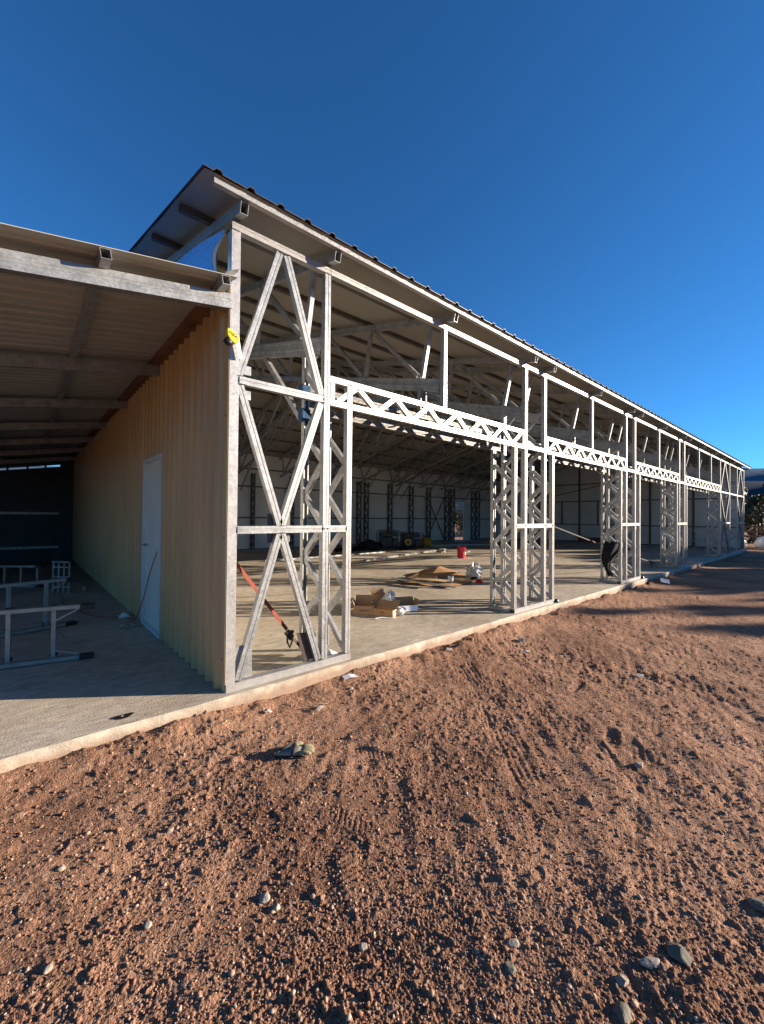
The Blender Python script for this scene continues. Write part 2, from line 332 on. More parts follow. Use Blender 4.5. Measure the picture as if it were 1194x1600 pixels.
# ------------------------------------------------------------ slab
sb=MB()
def slab_strip(b):
    n=260; xs=np.linspace(-4.2,24.6,n)
    top=[];
    y0=[-.075-.012*float(perlin(np.array(x*1.3),np.array(.5),3))-.006*float(perlin(np.array(x*7),np.array(.5),4)) for x in xs]
    vs=[];fs=[]
    for x,y in zip(xs,y0): vs+=[(x,13.0,0),(x,y+.012,0),(x,y,-.010),(x,y-.004,-.5),(x,13.0,-.5)]
    for i in range(n-1):
        for k in range(4): fs.append((i*5+k,i*5+k+1,(i+1)*5+k+1,(i+1)*5+k))
    fs+=[(0,1,2,3,4)[::-1],tuple((n-1)*5+k for k in range(5))]
    b.add(vs,fs)
slab_strip(sb)
o=sb.build('slab_floor','concrete'); structure(o)

# ------------------------------------------------------------ main shed
L,D=24.4,12.8
SL=.26
def rz(y):      # rafter top at depth y
    return 3.875+SL*(y if y<=6.4 else 12.8-y)
shed=thing('steel_shed','long open fronted galvanised steel frame shed with tan sheet end wall','building',(0,0,0))
YN=(0,-1,0)
RAILT=3.765
def front_post(x,z1,name='post',w=.062,m='galv_plain',z0=.05):
    b=MB(); b.cee((x,0,z0),(x,0,z1),w,.062,YN); return b.build(name,m,shed)
POSTS_FULL=[.92,4.55,5.15,8.86,9.42,13.2,13.76,19.0,20.9,22.6]
JAMBS=[1.19,4.26,5.43,8.55,9.74,12.94,14.02]
STUDS=[2.64,7.02,11.26,15.6,17.4]
# corner posts: doubled section with a side return
b=MB(); b.cee((.036,-.001,.05),(.036,-.001,RAILT-.065),.072,.085,YN,groove=False); b.build('corner_post','galv_plain',shed)
b=MB(); b.cee((L-.036,-.001,.05),(L-.036,-.001,RAILT-.065),.072,.085,YN); b.build('corner_post','galv_plain',shed)
for x in POSTS_FULL: front_post(x,RAILT-.065,m='galv' if x<1 else 'galv_plain')
for x in JAMBS: front_post(x,2.458 if x!=1.19 else 2.70,'door_jamb',.058)
for x in STUDS: front_post(x,RAILT-.065,'stud',.055,z0=2.742)
# top rail pieces between posts
xs=[0]+[.92,2.64,4.55,5.15,7.02,8.86,9.42,11.26,13.2,13.76,15.6,17.4,19.0,20.9,22.6]+[L]
for a,c in zip(xs[:-1],xs[1:]):
    b=MB(); b.cee((a+.034 if a else 0,-.004,RAILT-.031),(c+.030 if c<L else c,-.004,RAILT-.031),.062,.06,YN); b.build('top_rail','galv_plain',shed)
# base tracks
for a,c in [(0,1.22),(4.23,5.46),(8.52,9.77),(12.91,14.05),(18.95,L)]:
    b=MB(); b.cee((a,-.006,.031),(c,-.006,.031),.062,.072,YN,groove=False); b.build('base_track','galv_plain',shed)
for x in JAMBS[1:]+[18.9]:
    b=MB(); b.cee((x,.068,.045),(x,.45,.045),.08,.04,(0,0,1),groove=False); b.build('base_track','galv_in',shed)
# mid girts (eye height) and high girt
for a,c in [(.072,1.16),(4.29,5.40),(8.58,9.71),(12.97,13.99),(19.0,20.85),(22.6,L-.07)]:
    b=MB(); b.cee((a,-.003,1.285),(c,-.003,1.285),.062,.05,YN); b.build('girt','galv',shed)
for a,c in [(.072,.888),(4.58,5.12),(8.89,9.39),(13.23,13.73),(19.03,20.87),(20.93,22.57),(22.63,L-.07)]:
    b=MB(); b.cee((a,-.003,2.50),(c,-.003,2.50),.062,.05,YN); b.build('girt','galv',shed)
# diagonal braces
def brace(p,q,w=.062,m='galv'):
    b=MB(); b.cee((p[0],.005,p[1]),(q[0],.005,q[1]),w,.052,YN); b.build('diagonal_brace',m,shed)
brace((.10,.07),(.455,1.25)); brace((.86,.07),(.475,1.25)); brace((.455,1.32),(.085,2.46)); brace((.475,1.32),(.86,2.46))
brace((.075,2.54),(.425,3.69)); brace((.865,2.54),(.49,3.69))
for a,c in [(19.03,20.87),(22.63,24.33)]:
    mx=(a+c)/2
    brace((a+.03,.07),(mx-.02,1.25)); brace((c-.03,.07),(mx+.02,1.25)); brace((mx-.02,1.32),(a+.03,2.46)); brace((mx+.02,1.32),(c-.03,2.46))
    brace((a+.03,2.54),(mx-.05,3.69)); brace((c-.03,2.54),(mx+.05,3.69))
# gusset plates in the first bay
b=MB(); b.box((.075,.030,.07),(.225,.036,.34)); b.build('gusset_plate','galv',shed)
b=MB(); b.add([(.65,.045,.345),(.78,.045,.33),(.885,.045,.08),(.73,.045,.075),(.65,.051,.345),(.78,.051,.33),(.885,.051,.08),(.73,.051,.075)],[(0,1,2,3),(7,6,5,4),(0,4,5,1),(1,5,6,2),(2,6,7,3),(3,7,4,0)]); b.build('gusset_plate','brownplate',shed)
for z in (2.37,2.575): 
    b=MB(); b.box((.09,.062,z),(.20,.068,z+.075)); b.build('gusset_plate','galv',shed)
b=MB(); b.box((.36,.062,1.17),(.58,.067,1.42)); b.build('gusset_plate','galv_dark',shed)

def bead(x,z,dx,dz,y=-.004):
    b=MB(); b.rod([(x-dx,y,z-dz),(x-dx*.3,y-.001,z-dz*.2),(x+dx*.4,y,z+dz*.3),(x+dx,y,z+dz)],[.003,.0045,.0035,.004],6); b.build('weld_bead','galv_dark',shed)
for x,z in [(.074,1.285),(.886,1.285),(1.16,1.285),(.074,2.50),(.886,2.50),(4.292,1.285),(4.52,1.285),(5.18,1.285),(5.40,1.285)]: bead(x,z,0,.026)
for x,z in [(.92,3.702),(.036,3.70),(.92,.064),(1.19,.064),(4.26,.064),(4.55,.064),(5.15,.064),(5.43,.064),(2.64,2.744),(1.19,2.70)]: bead(x,z,.026,0)
for x,z in [(.465,1.256),(.465,1.316),(.455,3.695),(.10,2.47),(.86,2.47),(.09,2.535),(.86,2.535)]: bead(x,z,.035,.002,-.001)
# lattice columns (front row and back row)
def column(x,zt,y0=.062,y1=.42,m='galv_in',flip=False,mesh_only=False):
    b=MB(); s=1 if y1>y0 else -1
    b.cee((x,y1,.05),(x,y1,zt),.058,.055,(0,s,0)) 
    if s<0: b.cee((x,y0,.05),(x,y0,zt),.058,.055,(0,1,0))
    c=b.build('lattice_column',m,shed)
    lb=MB(); z=.09; k=0; ya=y0 if s>0 else y0-.055; yb=y1-s*.055
    hw=.305
    while z+hw<=zt+.02:
        a=ya if k%2==0 else yb; e=yb if k%2==0 else ya
        lb.cee((x-.020,a,z+.01),(x-.020,e,z+hw-.01),.056,.036,(-1,0,0),groove=False)
        z+=hw; k+=1
    if lb.v: lb.build('lacing',m,c)
    return c
FULL=[.92,4.55,5.15,8.86,9.42,13.2,13.76,19.0,20.9,22.6]
for x in FULL: column(x,rz(.4)-.85+.0)
for x in JAMBS: column(x,2.45)
BACK=[.92,2.64,4.0,5.75,7.5,9.4,11.16,11.64,13.23,14.8,16.2,17.83,18.35,20.45,20.9,22.6]
for x in BACK: column(x,3.12,y0=12.74,y1=12.40,m='galv_dark')

# header trusses
def header(x0,x1,n,y,m,full=True):
    b=MB()
    b.cee((x0,y-.002,2.489),(x1,y-.002,2.489),.058,.05,YN); b.cee((x0,y-.002,2.712),(x1,y-.002,2.712),.058,.05,YN)
    h=b.build('header_truss',m,shed)
    wb=MB(); lo,hi=2.516,2.686
    st=(x1-x0-.16)/n
    for k in range(n):
        a=x0+.08+k*st; c=a+st
        z0_,z1_=(lo,hi) if k%2==0 else (hi,lo)
        wb.cee((a+.018,y+.006,z0_),(c-.018,y+.006,z1_),.052,.04,YN,groove=False)
    for xx in (x0+.03,x1-.03): wb.cee((xx,y+.001,lo),(xx,y+.001,hi),.05,.04,YN,groove=False)
    wb.build('web',m,h)
    bb=MB()
    if y==0:
        X=x0+.45
        while X<x1-.3:
            bb=MB(); bb.bar((X,.06,2.462),(X,.36,2.462),.05,.004,(0,0,-1)); bb.build('cross_strap','galv_dark',h); X+=.62
for a,c,n in [(.955,4.515,13),(5.185,8.825,14),(9.455,13.165,14),(13.795,18.965,20)]:
    header(a,c,n,0,'galv_plain'); header(a,c,n,.40,'galv_dark')  # rear header gets the darker steel as painted shade
# cripple studs carrying truss ends on the inner header
for x in STUDS:
    b=MB(); b.cee((x,.42,2.742),(x,.42,3.05),.11,.06,(0,1,0)); b.cee((x+.03,.34,3.0),(x+.03,.07,2.86),.05,.03,(1,0,0),groove=False); b.build('truss_seat','galv',shed)

# roof trusses
def truss(x,m='galv_in',detail=True):
    b=MB(); N=(-1,0,0)
    for s in (0,1):
        f=(lambda y:y) if s==0 else (lambda y:12.8-y)
        b.tube((x,f(-.17),rz(-.17)),(x,f(6.38),rz(6.38)),.062,.085,(0,0,1))
        b.cee((x-.03,f(.065 if s==0 else .08),3.07),(x-.03,f(6.36),3.07+SL*6.3),.075,.06,N)
    t=b.build('roof_truss',m,shed)
    wb=MB()
    yn=[.25+1.18*i for i in range(6)]
    for s in (0,1):
        f=(lambda y:y) if s==0 else (lambda y:12.8-y)
        for i,yt in enumerate(yn):
            yb=yt+.14
            wb.cee((x-.022,f(yt),rz(yt)-.09),(x-.022,f(yb),3.115+SL*yb-.01),.055,.045,N,groove=False)
            if i<5: wb.cee((x-.022,f(yn[i+1]-.06),rz(yn[i+1])-.12),(x-.022,f(yb+.07),3.125+SL*yb+.02),.05,.045,N,groove=False)
        # knee brace to the column
        if s==1 or x not in STUDS: wb.cee((x-.022,f(.47),2.40),(x-.022,f(1.45),3.03+SL*1.45),.055,.045,N,groove=False)
    wb.cee((x-.022,6.4,3.1+SL*6.36),(x-.022,6.4,rz(6.38)-.1),.055,.045,N,groove=False)
    wb.build('web',m,t)
    if detail:
        sb_=MB(); sb_.cee((x-.036,.07,2.99),(x-.036,2.0,2.99+SL*1.93),.075,.06,N); 
        for y in (1.05,1.13,1.3,1.38):
            for dz in (.065,-.06): sb_.rod([(x-.0,y,3.0+SL*y+dz-.01),(x-.0,y,3.0+SL*y+dz+.014)],.009,6)
        sb_.build('splice','galv_in',t)
TR=[.92,2.64,4.55,5.15,7.02,8.86,9.42,11.26,13.2,13.76,15.6,17.4,19.0,20.9,22.6]
for x in TR: truss(x)
# gable frames at both ends
for x in (.035,L-.035):
    b=MB()
    b.tube((x,-.17,rz(-.17)),(x,6.38,rz(6.38)),.062,.085,(0,0,1)); b.tube((x,12.97,rz(-.17)),(x,6.42,rz(6.38)),.062,.085,(0,0,1))
    b.build('gable_rafter','galv',shed)
for y in (.55,1.15,1.9,3.1,4.3,5.5):
    b=MB(); b.cee((.07,y,3.30),(.07,y,rz(y)-.09),.05,.05,(1,0,0),groove=False); b.build('gable_stud','galv',shed)
b=MB(); b.cee((.062,.09,3.27),(.062,12.7,3.27),.07,.05,(1,0,0)); b.build('gable_girt','galv_in',shed)
# end wall framing seen through the bays
def ew(p,q,w=.08): 
    b=MB(); b.bar((L-.075,)+p,(L-.075,)+q,w,.06,(-1,0,0)); b.build('end_wall_frame','galv_dark',shed)
for y in (1.94,3.85,7.6,10.2): ew((y,.03),(y,rz(y)-.09),.10)
for y0,y1 in [(.1,1.89),(1.99,3.8),(3.9,7.55),(7.65,10.15),(10.25,12.7)]:
    for z in (1.06,2.46): ew((y0,z),(y1,z),.06)
    ew((y0,.04),(y1,.04),.06)
for y0,y1,z in [(3.9,7.55,3.5),(7.65,10.15,3.5),(10.25,12.3,3.5)]: ew((y0,z),(y1,z),.06)
for y in (6.53,8.67): ew((y,1.09),(y,2.43),.07)
b=MB(); b.bar((L-.14,9.6,2.75),(L-.14,6.2,3.4),.04,.03,(-1,0,0)); b.build('end_wall_brace','galv_dark',shed)
# purlins along the building
ys=[-.178]+[.55+1.0*i for i in range(6)]+[6.30]
for y in ys:
    for s in (0,1):
        yy=y if s==0 else 12.8-y
        if s==0 and y<0:
            b=MB(); b.cee((-.21,y-.02,3.875),(24.62,y-.02,3.875),.072,.045,YN); b.build('eave_purlin','galv_plain',shed)
        elif y<0:
            b=MB(); b.cee((-.21,yy+.02,3.875),(24.62,yy+.02,3.875),.072,.045,(0,1,0)); b.build('eave_purlin','galv_in',shed)
        else:
            b=MB(); b.tube((-.25,yy,rz(y)+.062+.003),(24.62,yy,rz(y)+.062+.003),.05,.06,(0,0,1)); b.build('purlin','galv_dark',shed)
# roof sheet (ribs run down the slope) and the pale liner under it
def ribbed(p0,du,dv,length,width,pitch,h,nrm,prof=((0,0),(.30,0),(.36,1),(.50,1),(.56,0)),thick=.004):
    p0=Vector(p0);du=Vector(du).normalized();dv=Vector(dv).normalized();nrm=Vector(nrm)
    us=[]; n=int(math.ceil(length/pitch))
    for i in range(n):
        for u,z in prof:
            U=(i+u)*pitch
            if U<=length: us.append((U,z*h))
    us.append((length,0)); vs=[]
    for U,z in us:
        for e in (0,1):
            for t in (0,-thick): vs.append(p0+du*U+dv*(width*e)+nrm*(z+t))
    fs=[]
    for i in range(len(us)-1):
        a=i*4;c=a+4
        fs+=[(a,c,c+2,a+2),(a+1,a+3,c+3,c+1),(a,a+1,c+1,c),(a+2,c+2,c+3,a+3)]
    fs+=[(0,2,3,1),(len(us)*4-4,len(us)*4-3,len(us)*4-1,len(us)*4-2)]
    return vs,fs
zs=lambda y: rz(y)+.078
dvf=Vector((0,6.62,6.62*SL)); 
roof=None
for s in (0,1):
    b=MB(); y0=-.235
    if s==0: v,f=ribbed((-.30,y0,zs(y0)+.004),(1,0,0),(0,1,SL),25.0,dvf.length*1.003,.25,.020,(0,-SL,1))
    else: v,f=ribbed((-.30,12.8-y0,zs(y0)+.004),(1,0,0),(0,-1,SL),25.0,dvf.length*1.003,.25,.020,(0,SL,1))
    b.add(v,f); roof=b.build('roof_sheet','roof_brown',shed)
    lb=MB(); vs=[];fs=[]; nx=125; ny=34
    for i in range(nx+1):
        for j in range(ny+1):
            x=-.285+24.95*i/nx; y=y0+.02+(6.6)*j/ny
            ph=(y-.55)%1.0; sag=-.016*math.sin(math.pi*ph)**2*(1+.3*math.sin(x*1.3+j*.7)) if 0.55<y<6.3 else 0
            vs.append((x,y if s==0 else 12.8-y,zs(y)-.008+sag))
    for i in range(nx):
        for j in range(ny): fs.append((i*(ny+1)+j,(i+1)*(ny+1)+j,(i+1)*(ny+1)+j+1,i*(ny+1)+j+1))
    lb.add(vs,fs); lb.build('roof_liner','ceiling',shed,smooth=True)
b=MB(); b.add([(-.3,6.15,zs(6.15)+.05),(-.3,6.4,zs(6.4)+.06),(-.3,6.65,zs(6.15)+.05),(24.7,6.15,zs(6.15)+.05),(24.7,6.4,zs(6.4)+.06),(24.7,6.65,zs(6.15)+.05)],[(0,1,4,3),(1,2,5,4)]); b.build('ridge_cap','roof_brown',shed)

# tan side wall with door opening  (ribs vertical)
def wall_strip(y0,y1,z0,z1,m='tan'):
    prof=((0,0),(.50,0),(.58,1),(.82,1),(.90,0))
    v,f=ribbed((-.012,y0,z0),(0,1,0),(0,0,1),y1-y0,z1-z0,.19,.032,(-1,0,0),prof,thick=.003)
    b=MB(); b.add(v,f); return b
DY0,DY1,DZ=1.90,2.86,2.11
ww=wall_strip(0.005,DY0,.006,3.22); v2=wall_strip(DY0,DY1,DZ+.005,3.22); v3=wall_strip(DY1,12.8,.006,3.22)
ww.add(v2.v,v2.f); ww.add(v3.v,v3.f); wall=ww.build('side_wall','tan',shed)
b=MB(); b.box((-.004,.0,.0),(.004,DY0-.002,3.25)); b.box((-.004,DY0-.002,DZ+.002),(.004,DY1+.002,3.25)); b.box((-.004,DY1+.002,.0),(.004,12.7,3.25)); b.build('wall_liner','white_panel',shed)
b=MB()
for z in (.25,1.22,2.2,3.0):
    y=.05
    while y<9:
        if not(DY0-.03<y<DY1+.03 and z<DZ+.05): b.box((-.017,y-.006,z-.006+.004*math.sin(y*40)),(-.011,y+.006,z+.006+.004*math.sin(y*40)))
        y+=.38
sc_=b.build('wall_screws','galv_dark',wall); sc_['kind']='stuff'
door=MB(); door.box((-.008,DY0+.049,.036),(.03,DY1-.049,DZ-.046)); dr=door.build('side_door','door',shed)
fr=MB(); fr.box((-.045,DY0,.0),(.035,DY0+.048,DZ)); fr.box((-.045,DY1-.048,.0),(.035,DY1,DZ)); fr.box((-.045,DY0+.048,DZ-.045),(.035,DY1-.048,DZ)); fr.box((-.05,DY0+.048,0.002),(.035,DY1-.048,.035)); fr.build('door_frame','frame',dr)
hb=MB(); hb.rod([(-.012,DY1-.13,1.02),(-.055,DY1-.13,1.02)],.011); hb.rod([(-.055,DY1-.13,1.02),(-.055,DY1-.25,1.02)],.009); hb.build('door_handle','alu',dr,smooth=True)
# red brown ledger along the wall under the lean-to roof
b=MB(); b.bar((-.058,.16,3.215),(-.058,12.7,3.215),.13,.05,(-1,0,0)); b.build('ledger_beam','rust',shed)
# back wall
def panel(name,lo,hi,m='white_panel'):
    b=MB(); b.box(lo,hi); return b.build(name,m,shed)
OPX0,OPX1=18.85,20.30
step=1.02; x=.02; k=0
def wall_panels(x0,x1,z0,z1):
    x=x0
    while x<x1-.01:
        e=min(x+1.02,x1); b=MB(); b.box((x+.002,12.79+.0015*(int(x)%2),z0),(e-.002,12.83,z1)); b.build('back_wall_panel','white_panel',shed); x=e
wall_panels(.05,OPX0,.0,3.92); wall_panels(OPX1,L-.01,.0,3.92)
panel('back_wall_panel',(OPX0,12.79,2.42),(OPX1,12.83,3.92))
panel('back_door',(19.66,12.77,.02),(20.28,12.785,2.38))
for z in (1.33,.04,2.6,3.32):
    segs=[(.1,OPX0-.02),(OPX1+.02,24.2)] if z<2.4 else [(.1,24.2)]
    for a,c in segs:
        b=MB(); b.bar((a,12.782,z),(c,12.782,z),.06,.038,YN); b.build('back_girt','galv_dark',shed)
b=MB(); b.bar((16.25,12.735,.1),(17.78,12.735,2.6),.05,.03,YN); b.build('back_brace','galv_dark',shed)
b=MB(); b.bar((17.78,12.70,.1),(16.25,12.70,2.6),.05,.03,YN); b.build('back_brace','galv_dark',shed)
# end wall liner (panels with thin joints)
y=.09
while y<12.75:
    e=min(y+1.02,12.78); b=MB(); zt=min(rz(y),rz(e))+.03
    zt0,zt1=rz(y)+.04,rz(e)+.04
    b.add([(L-.01,y+.002,0),(L-.01,e-.002,0),(L-.01,e-.002,zt1),(L-.01,y+.002,zt0),(L+.03,y+.002,0),(L+.03,e-.002,0),(L+.03,e-.002,zt1),(L+.03,y+.002,zt0)],[(0,1,2,3),(7,6,5,4),(0,4,5,1),(1,5,6,2),(2,6,7,3),(3,7,4,0)])
    b.build('end_wall_panel','white_panel',shed); y=e
# blue foil insulation in the gable above the lean-to, its front edge curling away
def foil():
    b=MB(); vs=[];fs=[]; nu,nv=70,16
    for i in range(nu+1):
        y=.11+6.0*(i/nu)**1.3
        for j in range(nv+1):
            t=j/nv; zt=rz(y)-.13; zb=3.20; z=zb+(zt-zb)*t
            curl=max(0,1-i/9); x=-.012-.035*math.sin(math.pi*t)-.02*math.sin(y*3+t*5)*.5
            yy=y; 
            if curl>0: x+=-.07*curl*curl*math.sin(math.pi*min(1,t*1.1)); yy=y+.05*curl*(math.sin(math.pi*t))*-.6+.05*t*curl
            vs.append((x,yy,z))
    for i in range(nu):
        for j in range(nv): fs.append((i*(nv+1)+j,(i+1)*(nv+1)+j,(i+1)*(nv+1)+j+1,i*(nv+1)+j+1))
    b.add(vs,fs); o=b.build('foil_insulation','foil',shed,smooth=True)
    e=MB(); vs=[];fs=[]
    for j in range(nv+1):
        x,y,z=b.v[j]; t=j/nv; wdt=.030*math.sin(math.pi*min(1,.06+t*.92))
        for k in range(5):
            a=k/4*math.pi*.9; vs.append((x+.004-wdt*.35*math.sin(a)+wdt*k/4*1.0,y-.004-wdt*.45*math.sin(a),z))
    for j in range(nv):
        for k in range(4): fs.append((j*5+k,j*5+k+1,(j+1)*5+k+1,(j+1)*5+k))
    e.add(vs,fs); e.build('foil_curl','foil_back',o,smooth=True)
foil()
# blue scraps wrapped on the first column
for z0 in (2.36,2.60):
    b=MB(); b.box((.86,.36,z0),(.965,.445,z0+.13)); b.build('blue_wrapping','blueplastic',shed,bevel=.012)

# ------------------------------------------------------------ lean-to
lean=thing('lean_to','low lean-to bay with beige sheet roof against the tan wall','lean-to',(0,0,0))
def lz(x): return 3.165+.17*x      # beam top
LX=-4.1
for i,y in enumerate([0.0,2.12,4.13,6.1,8.1,10.1,12.2]):
    b=MB(); t=Vector((1,0,.17)).normalized()
    if i==0:
        b.cee((-.004,-.01,lz(0)-.055),(LX,-.01,lz(LX)-.055),.115,.065,YN,lip=.02); b.build('beam','galv',lean)
    else:
        b.bar((-.035,y,lz(0)),(LX,y,lz(LX)),.06,.115,(-.17,0,1)); b.build('beam','galv_in',lean)
for k,x in enumerate((-.10,-.86,-1.70,-2.55,-3.40,-4.02)):
    if k==0:
        b=MB(); b.tube((x,-.15,lz(x)+.066),(x,.05,lz(x)+.066),.06,.064,(-.17,0,1)); b.build('purlin_end','galv_in',lean)
    b=MB(); b.tube((x,-.15 if k else .052,lz(x)+.066),(x,12.5,lz(x)+.066),.06,.064,(-.17,0,1)); b.build('purlin','rust' if k==0 else 'galv_in',lean)
b=MB(); ln=Vector((4.25,0,.17*4.25)).length
v,f=ribbed((-.015,-.16,lz(-.015)+.072),(0,1,0),(-1,0,-.17),12.75,4.25*1.014,.145,.011,(-.17,0,1),((0,0),(.40,0),(.47,1),(.80,1),(.87,0)))
b.add(v,f); b.build('roof_sheet','lean_sheet',lean)
b=MB(); b.add([(.0,-.17,lz(0)+.13),(.0,12.5,lz(0)+.13),(-.10,12.5,lz(-.10)+.092),(-.10,-.17,lz(-.10)+.092)],[(0,1,2,3)]); b.build('flashing','galv_in',lean)
# far closed walls
b=MB(); n=41
vs=[];fs=[]
for k in range(n):       # corrugated, top cut to the roof slope, an open slit above
    x0=-.0-.1*k
    for xx,yy in ((x0,12.5),(x0-.035,12.5),(x0-.045,12.48),(x0-.075,12.48),(x0-.085,12.5)):
        vs+=[(xx,yy,0),(xx,yy,2.90+.165*xx)]
for k in range(len(vs)//2-1): fs.append((2*k,2*k+1,2*k+3,2*k+2))
b.add(vs,fs); b.build('rear_wall','dark_wall',lean)
b=MB(); b.add([(0,12.45,2.95),(LX,12.45,2.95+.165*LX),(LX,12.45,3.26+.165*LX),(0,12.45,3.26)],[(0,1,2,3)]); b.add([(0,12.47,2.8),(-.38,12.47,2.8),(-.38,12.47,3.2),(0,12.47,3.2)],[(0,1,2,3)]); b.build('head_flashing','dark_wall',lean)
for x in (-.72,-1.12,-1.55,-2.1): 
    b=MB(); b.bar((x,12.46,2.6),(x,12.46,3.0),.05,.02,YN); b.build('wall_stud','dark_wall',lean)
for z in (.42,1.42):
    bb=MB(); bb.bar((-.38,12.44,z),(LX,12.44,z),.07,.04,YN); bb.build('girt','galv_in',lean)
b=MB()
v,f=ribbed((LX,6.5,.01),(0,1,0),(0,0,1),7.9-1.9,2.42,.2,.02,(-1,0,0)); b.add(v,f); b.build('unseen_outer_wall','dark_wall',lean)  # unseen side wall, begun deep so more light reaches the near slab
for y in (.0,):
    b=MB(); b.cee((LX+.04,y,.0),(LX+.04,y,lz(LX)-.11),.08,.08,YN); b.build('post','galv',lean)

# ------------------------------------------------------------ ladders on the lean-to floor (lying on edge)
def ladder(label,A,B_,h,rungs,group=None,m='alu',capm='black',left=False,brk=True):
    A=Vector(A);B_=Vector(B_); d=(B_-A).normalized(); n=Vector((0,0,1)).cross(d)
    root=thing('ladder',label,'ladder',tuple(A),group)
    for z in (.045,h):
        b=MB(); b.cee(A+Vector((0,0,z)),B_+Vector((0,0,z))-d*.05,.075,.034,(0,0,1) if z>.1 else (0,0,1),lip=.01); b.build('rail',m,root)
        b=MB(); e=B_+Vector((0,0,z)); b.bar(e-d*.09,e+d*.02,.086,.05,(0,0,1)); b.build('end_cap',capm,root,bevel=.006)
    for t in rungs:
        p=B_-d*t
        b=MB(); b.tube(p+n*.022+Vector((0,0,.045)),p+n*.022+Vector((0,0,h-.03)),.034,.034,-n); r=b.build('rung',m,root)
        b=MB(); b.bar(p+n*.028+Vector((0,0,.046)),p+n*.028+Vector((0,0,.076)),.05,.05,-n); b.bar(p+n*.028+Vector((0,0,h-.028)),p+n*.028+Vector((0,0,h+.004)),.05,.05,-n); b.build('rung_collar',capm,r)
    if brk:
        for z0,z1 in ((.05,.11),(h-.04,h-.14)):
            b=MB(); p=B_-d*rungs[0]; b.bar(p+d*.2+Vector((0,0,z0)),p+d*.02+Vector((0,0,z1)),.014,.006,-n); b.build('bracket',m,root)
    return root
d1=Vector((.63,-.14,0)).normalized()
E1=Vector((-.70,1.655,0)); ladder('aluminium ladder lying on edge on the slab nearest the open lean-to front',E1-d1*2.1,E1,.53,[.30,.63,.96,1.29,1.62,1.95])
d2=Vector((.50,.13,0)).normalized()
E2=Vector((-.72,3.26,0)); ladder('aluminium ladder lying on edge behind the nearest ladder',E2-d2*2.2,E2,.60,[.27,.62,.95,1.28,1.6,1.9])
E3=Vector((-.93,6.9,0)); d3=Vector((.75,-.6,0)).normalized()
ladder('dim ladder lying on edge deepest in the dark lean-to',E3-d3*2.3,E3,.42,[.1,.4,.7,1.0,1.3,1.6,1.9],brk=False)
root=thing('folded_stepladder','folded aluminium stepladder standing on end in the dark lean-to','ladder',(-.70,5.9,0))
for k in range(4):
    x=-.80+.07*k; y=6.1-.09*k
    b=MB(); b.bar((x,y,0),(x+.01,y,.54),.022,.02,(0,-1,0)); b.build('rail','galv_in',root)
for z in (.12,.3,.47):
    b=MB(); b.bar((-.80,6.12,z),(-.58,5.84,z),.012,.02,(0,0,1)); b.build('step','galv_in',root)
b=MB(); b.bar((-.80,6.1,.57),(-.58,5.82,.57),.06,.03,(0,0,1)); b.build('top_cap','galv_in',root,bevel=.008)

# cord
def spline(pts,n=12):
    pts=[Vector(p) for p in pts]; out=[]
    for i in range(len(pts)-1):
        p0=pts[max(i-1,0)];p1=pts[i];p2=pts[i+1];p3=pts[min(i+2,len(pts)-1)]
        for k in range(n):
            t=k/n; out.append(.5*((2*p1)+(-p0+p2)*t+(2*p0-5*p1+4*p2-p3)*t*t+(-p0+3*p1-3*p2+p3)*t**3))
    out.append(pts[-1]); return out
b=MB(); b.rod(spline([(-.05,2.02,.98),(-.06,2.35,.66),(-.07,2.62,.32),(-.10,2.95,.03),(-.16,3.25,.008),(-.45,3.55,.008),(-.62,4.2,.008),(-.73,4.9,.008),(-.70,5.3,.008)]),.006,7)
tag(b.build('extension_cord','cord',smooth=True),'thin red orange cord trailing from the white door onto the slab','cord')
# crumpled papers
def crumple(c,r,h,m,name,seed,flat=.35,k=9,parent=None,thin=False):
    rr_=random.Random(seed); b=MB(); vs=[];fs=[]
    for i in range(k+1):
        for j in range(k+1):
            u=i/k*2-1;v=j/k*2-1; e=max(abs(u),abs(v))
            a=1+rr_.uniform(-.22,.22)
            vs.append((c[0]+u*r*a,c[1]+v*r*flat/.35*a*.8,c[2]+.004+h*rr_.random()*(1-e**3)+(0 if e<1 else .002)))
    for i in range(k):
        for j in range(k): fs.append((i*(k+1)+j,(i+1)*(k+1)+j,(i+1)*(k+1)+j+1,i*(k+1)+j+1))
    b.add(vs,fs); return b.build(name,m,parent,origin=None if parent is not None else (c[0],c[1],0))
tag(crumple((-.20,2.72,0),.10,.05,'paper','crumpled_paper',3),'crumpled brown paper on the slab in front of the white door','paper')
tag(crumple((-.16,3.27,0),.06,.07,'foil_back','plastic_scrap',5),'pale crumpled scrap lying where the red cord meets the slab','scrap')
# block, offcut
b=MB(); b.bar((-.90,2.66,.03),(-.86,2.64,.03),.035,.03,(0,0,1)); tag(b.build('wood_block','wood'),'small square wood block on slab between the two nearest ladders','block')
b=MB(); b.bar((-.80,3.35,.025),(-.66,3.32,.025),.05,.025,(0,0,1)); tag(b.build('timber_offcut','brownplate'),'dark timber offcut on slab beside the end of second ladder','offcut')
b=MB(); b.bar((-.36,6.0,.012),(-.30,6.5,.012),.05,.006,(0,0,1)); tag(b.build('paper_strip','white'),'pale strip lying deep in lean-to along the tan wall','strip')
# black tape ring on the slab in front of the corner
b=MB(); n=20
vs=[]
for k in range(n):
    a=2*math.pi*k/n; w1=1+.18*math.sin(3*a)
    vs+=[(-.68+.062*w1*math.cos(a),.075+.036*w1*math.sin(a),.005),(-.675+.020*math.cos(a),.078+.014*math.sin(a),.006)]
b.add(vs,[(2*k,(2*k+2)%(2*n),(2*k+3)%(2*n),2*k+1) for k in range(n)]); tag(b.build('rubber_ring','black'),'flat black ring lying near edge of sunlit slab','ring')

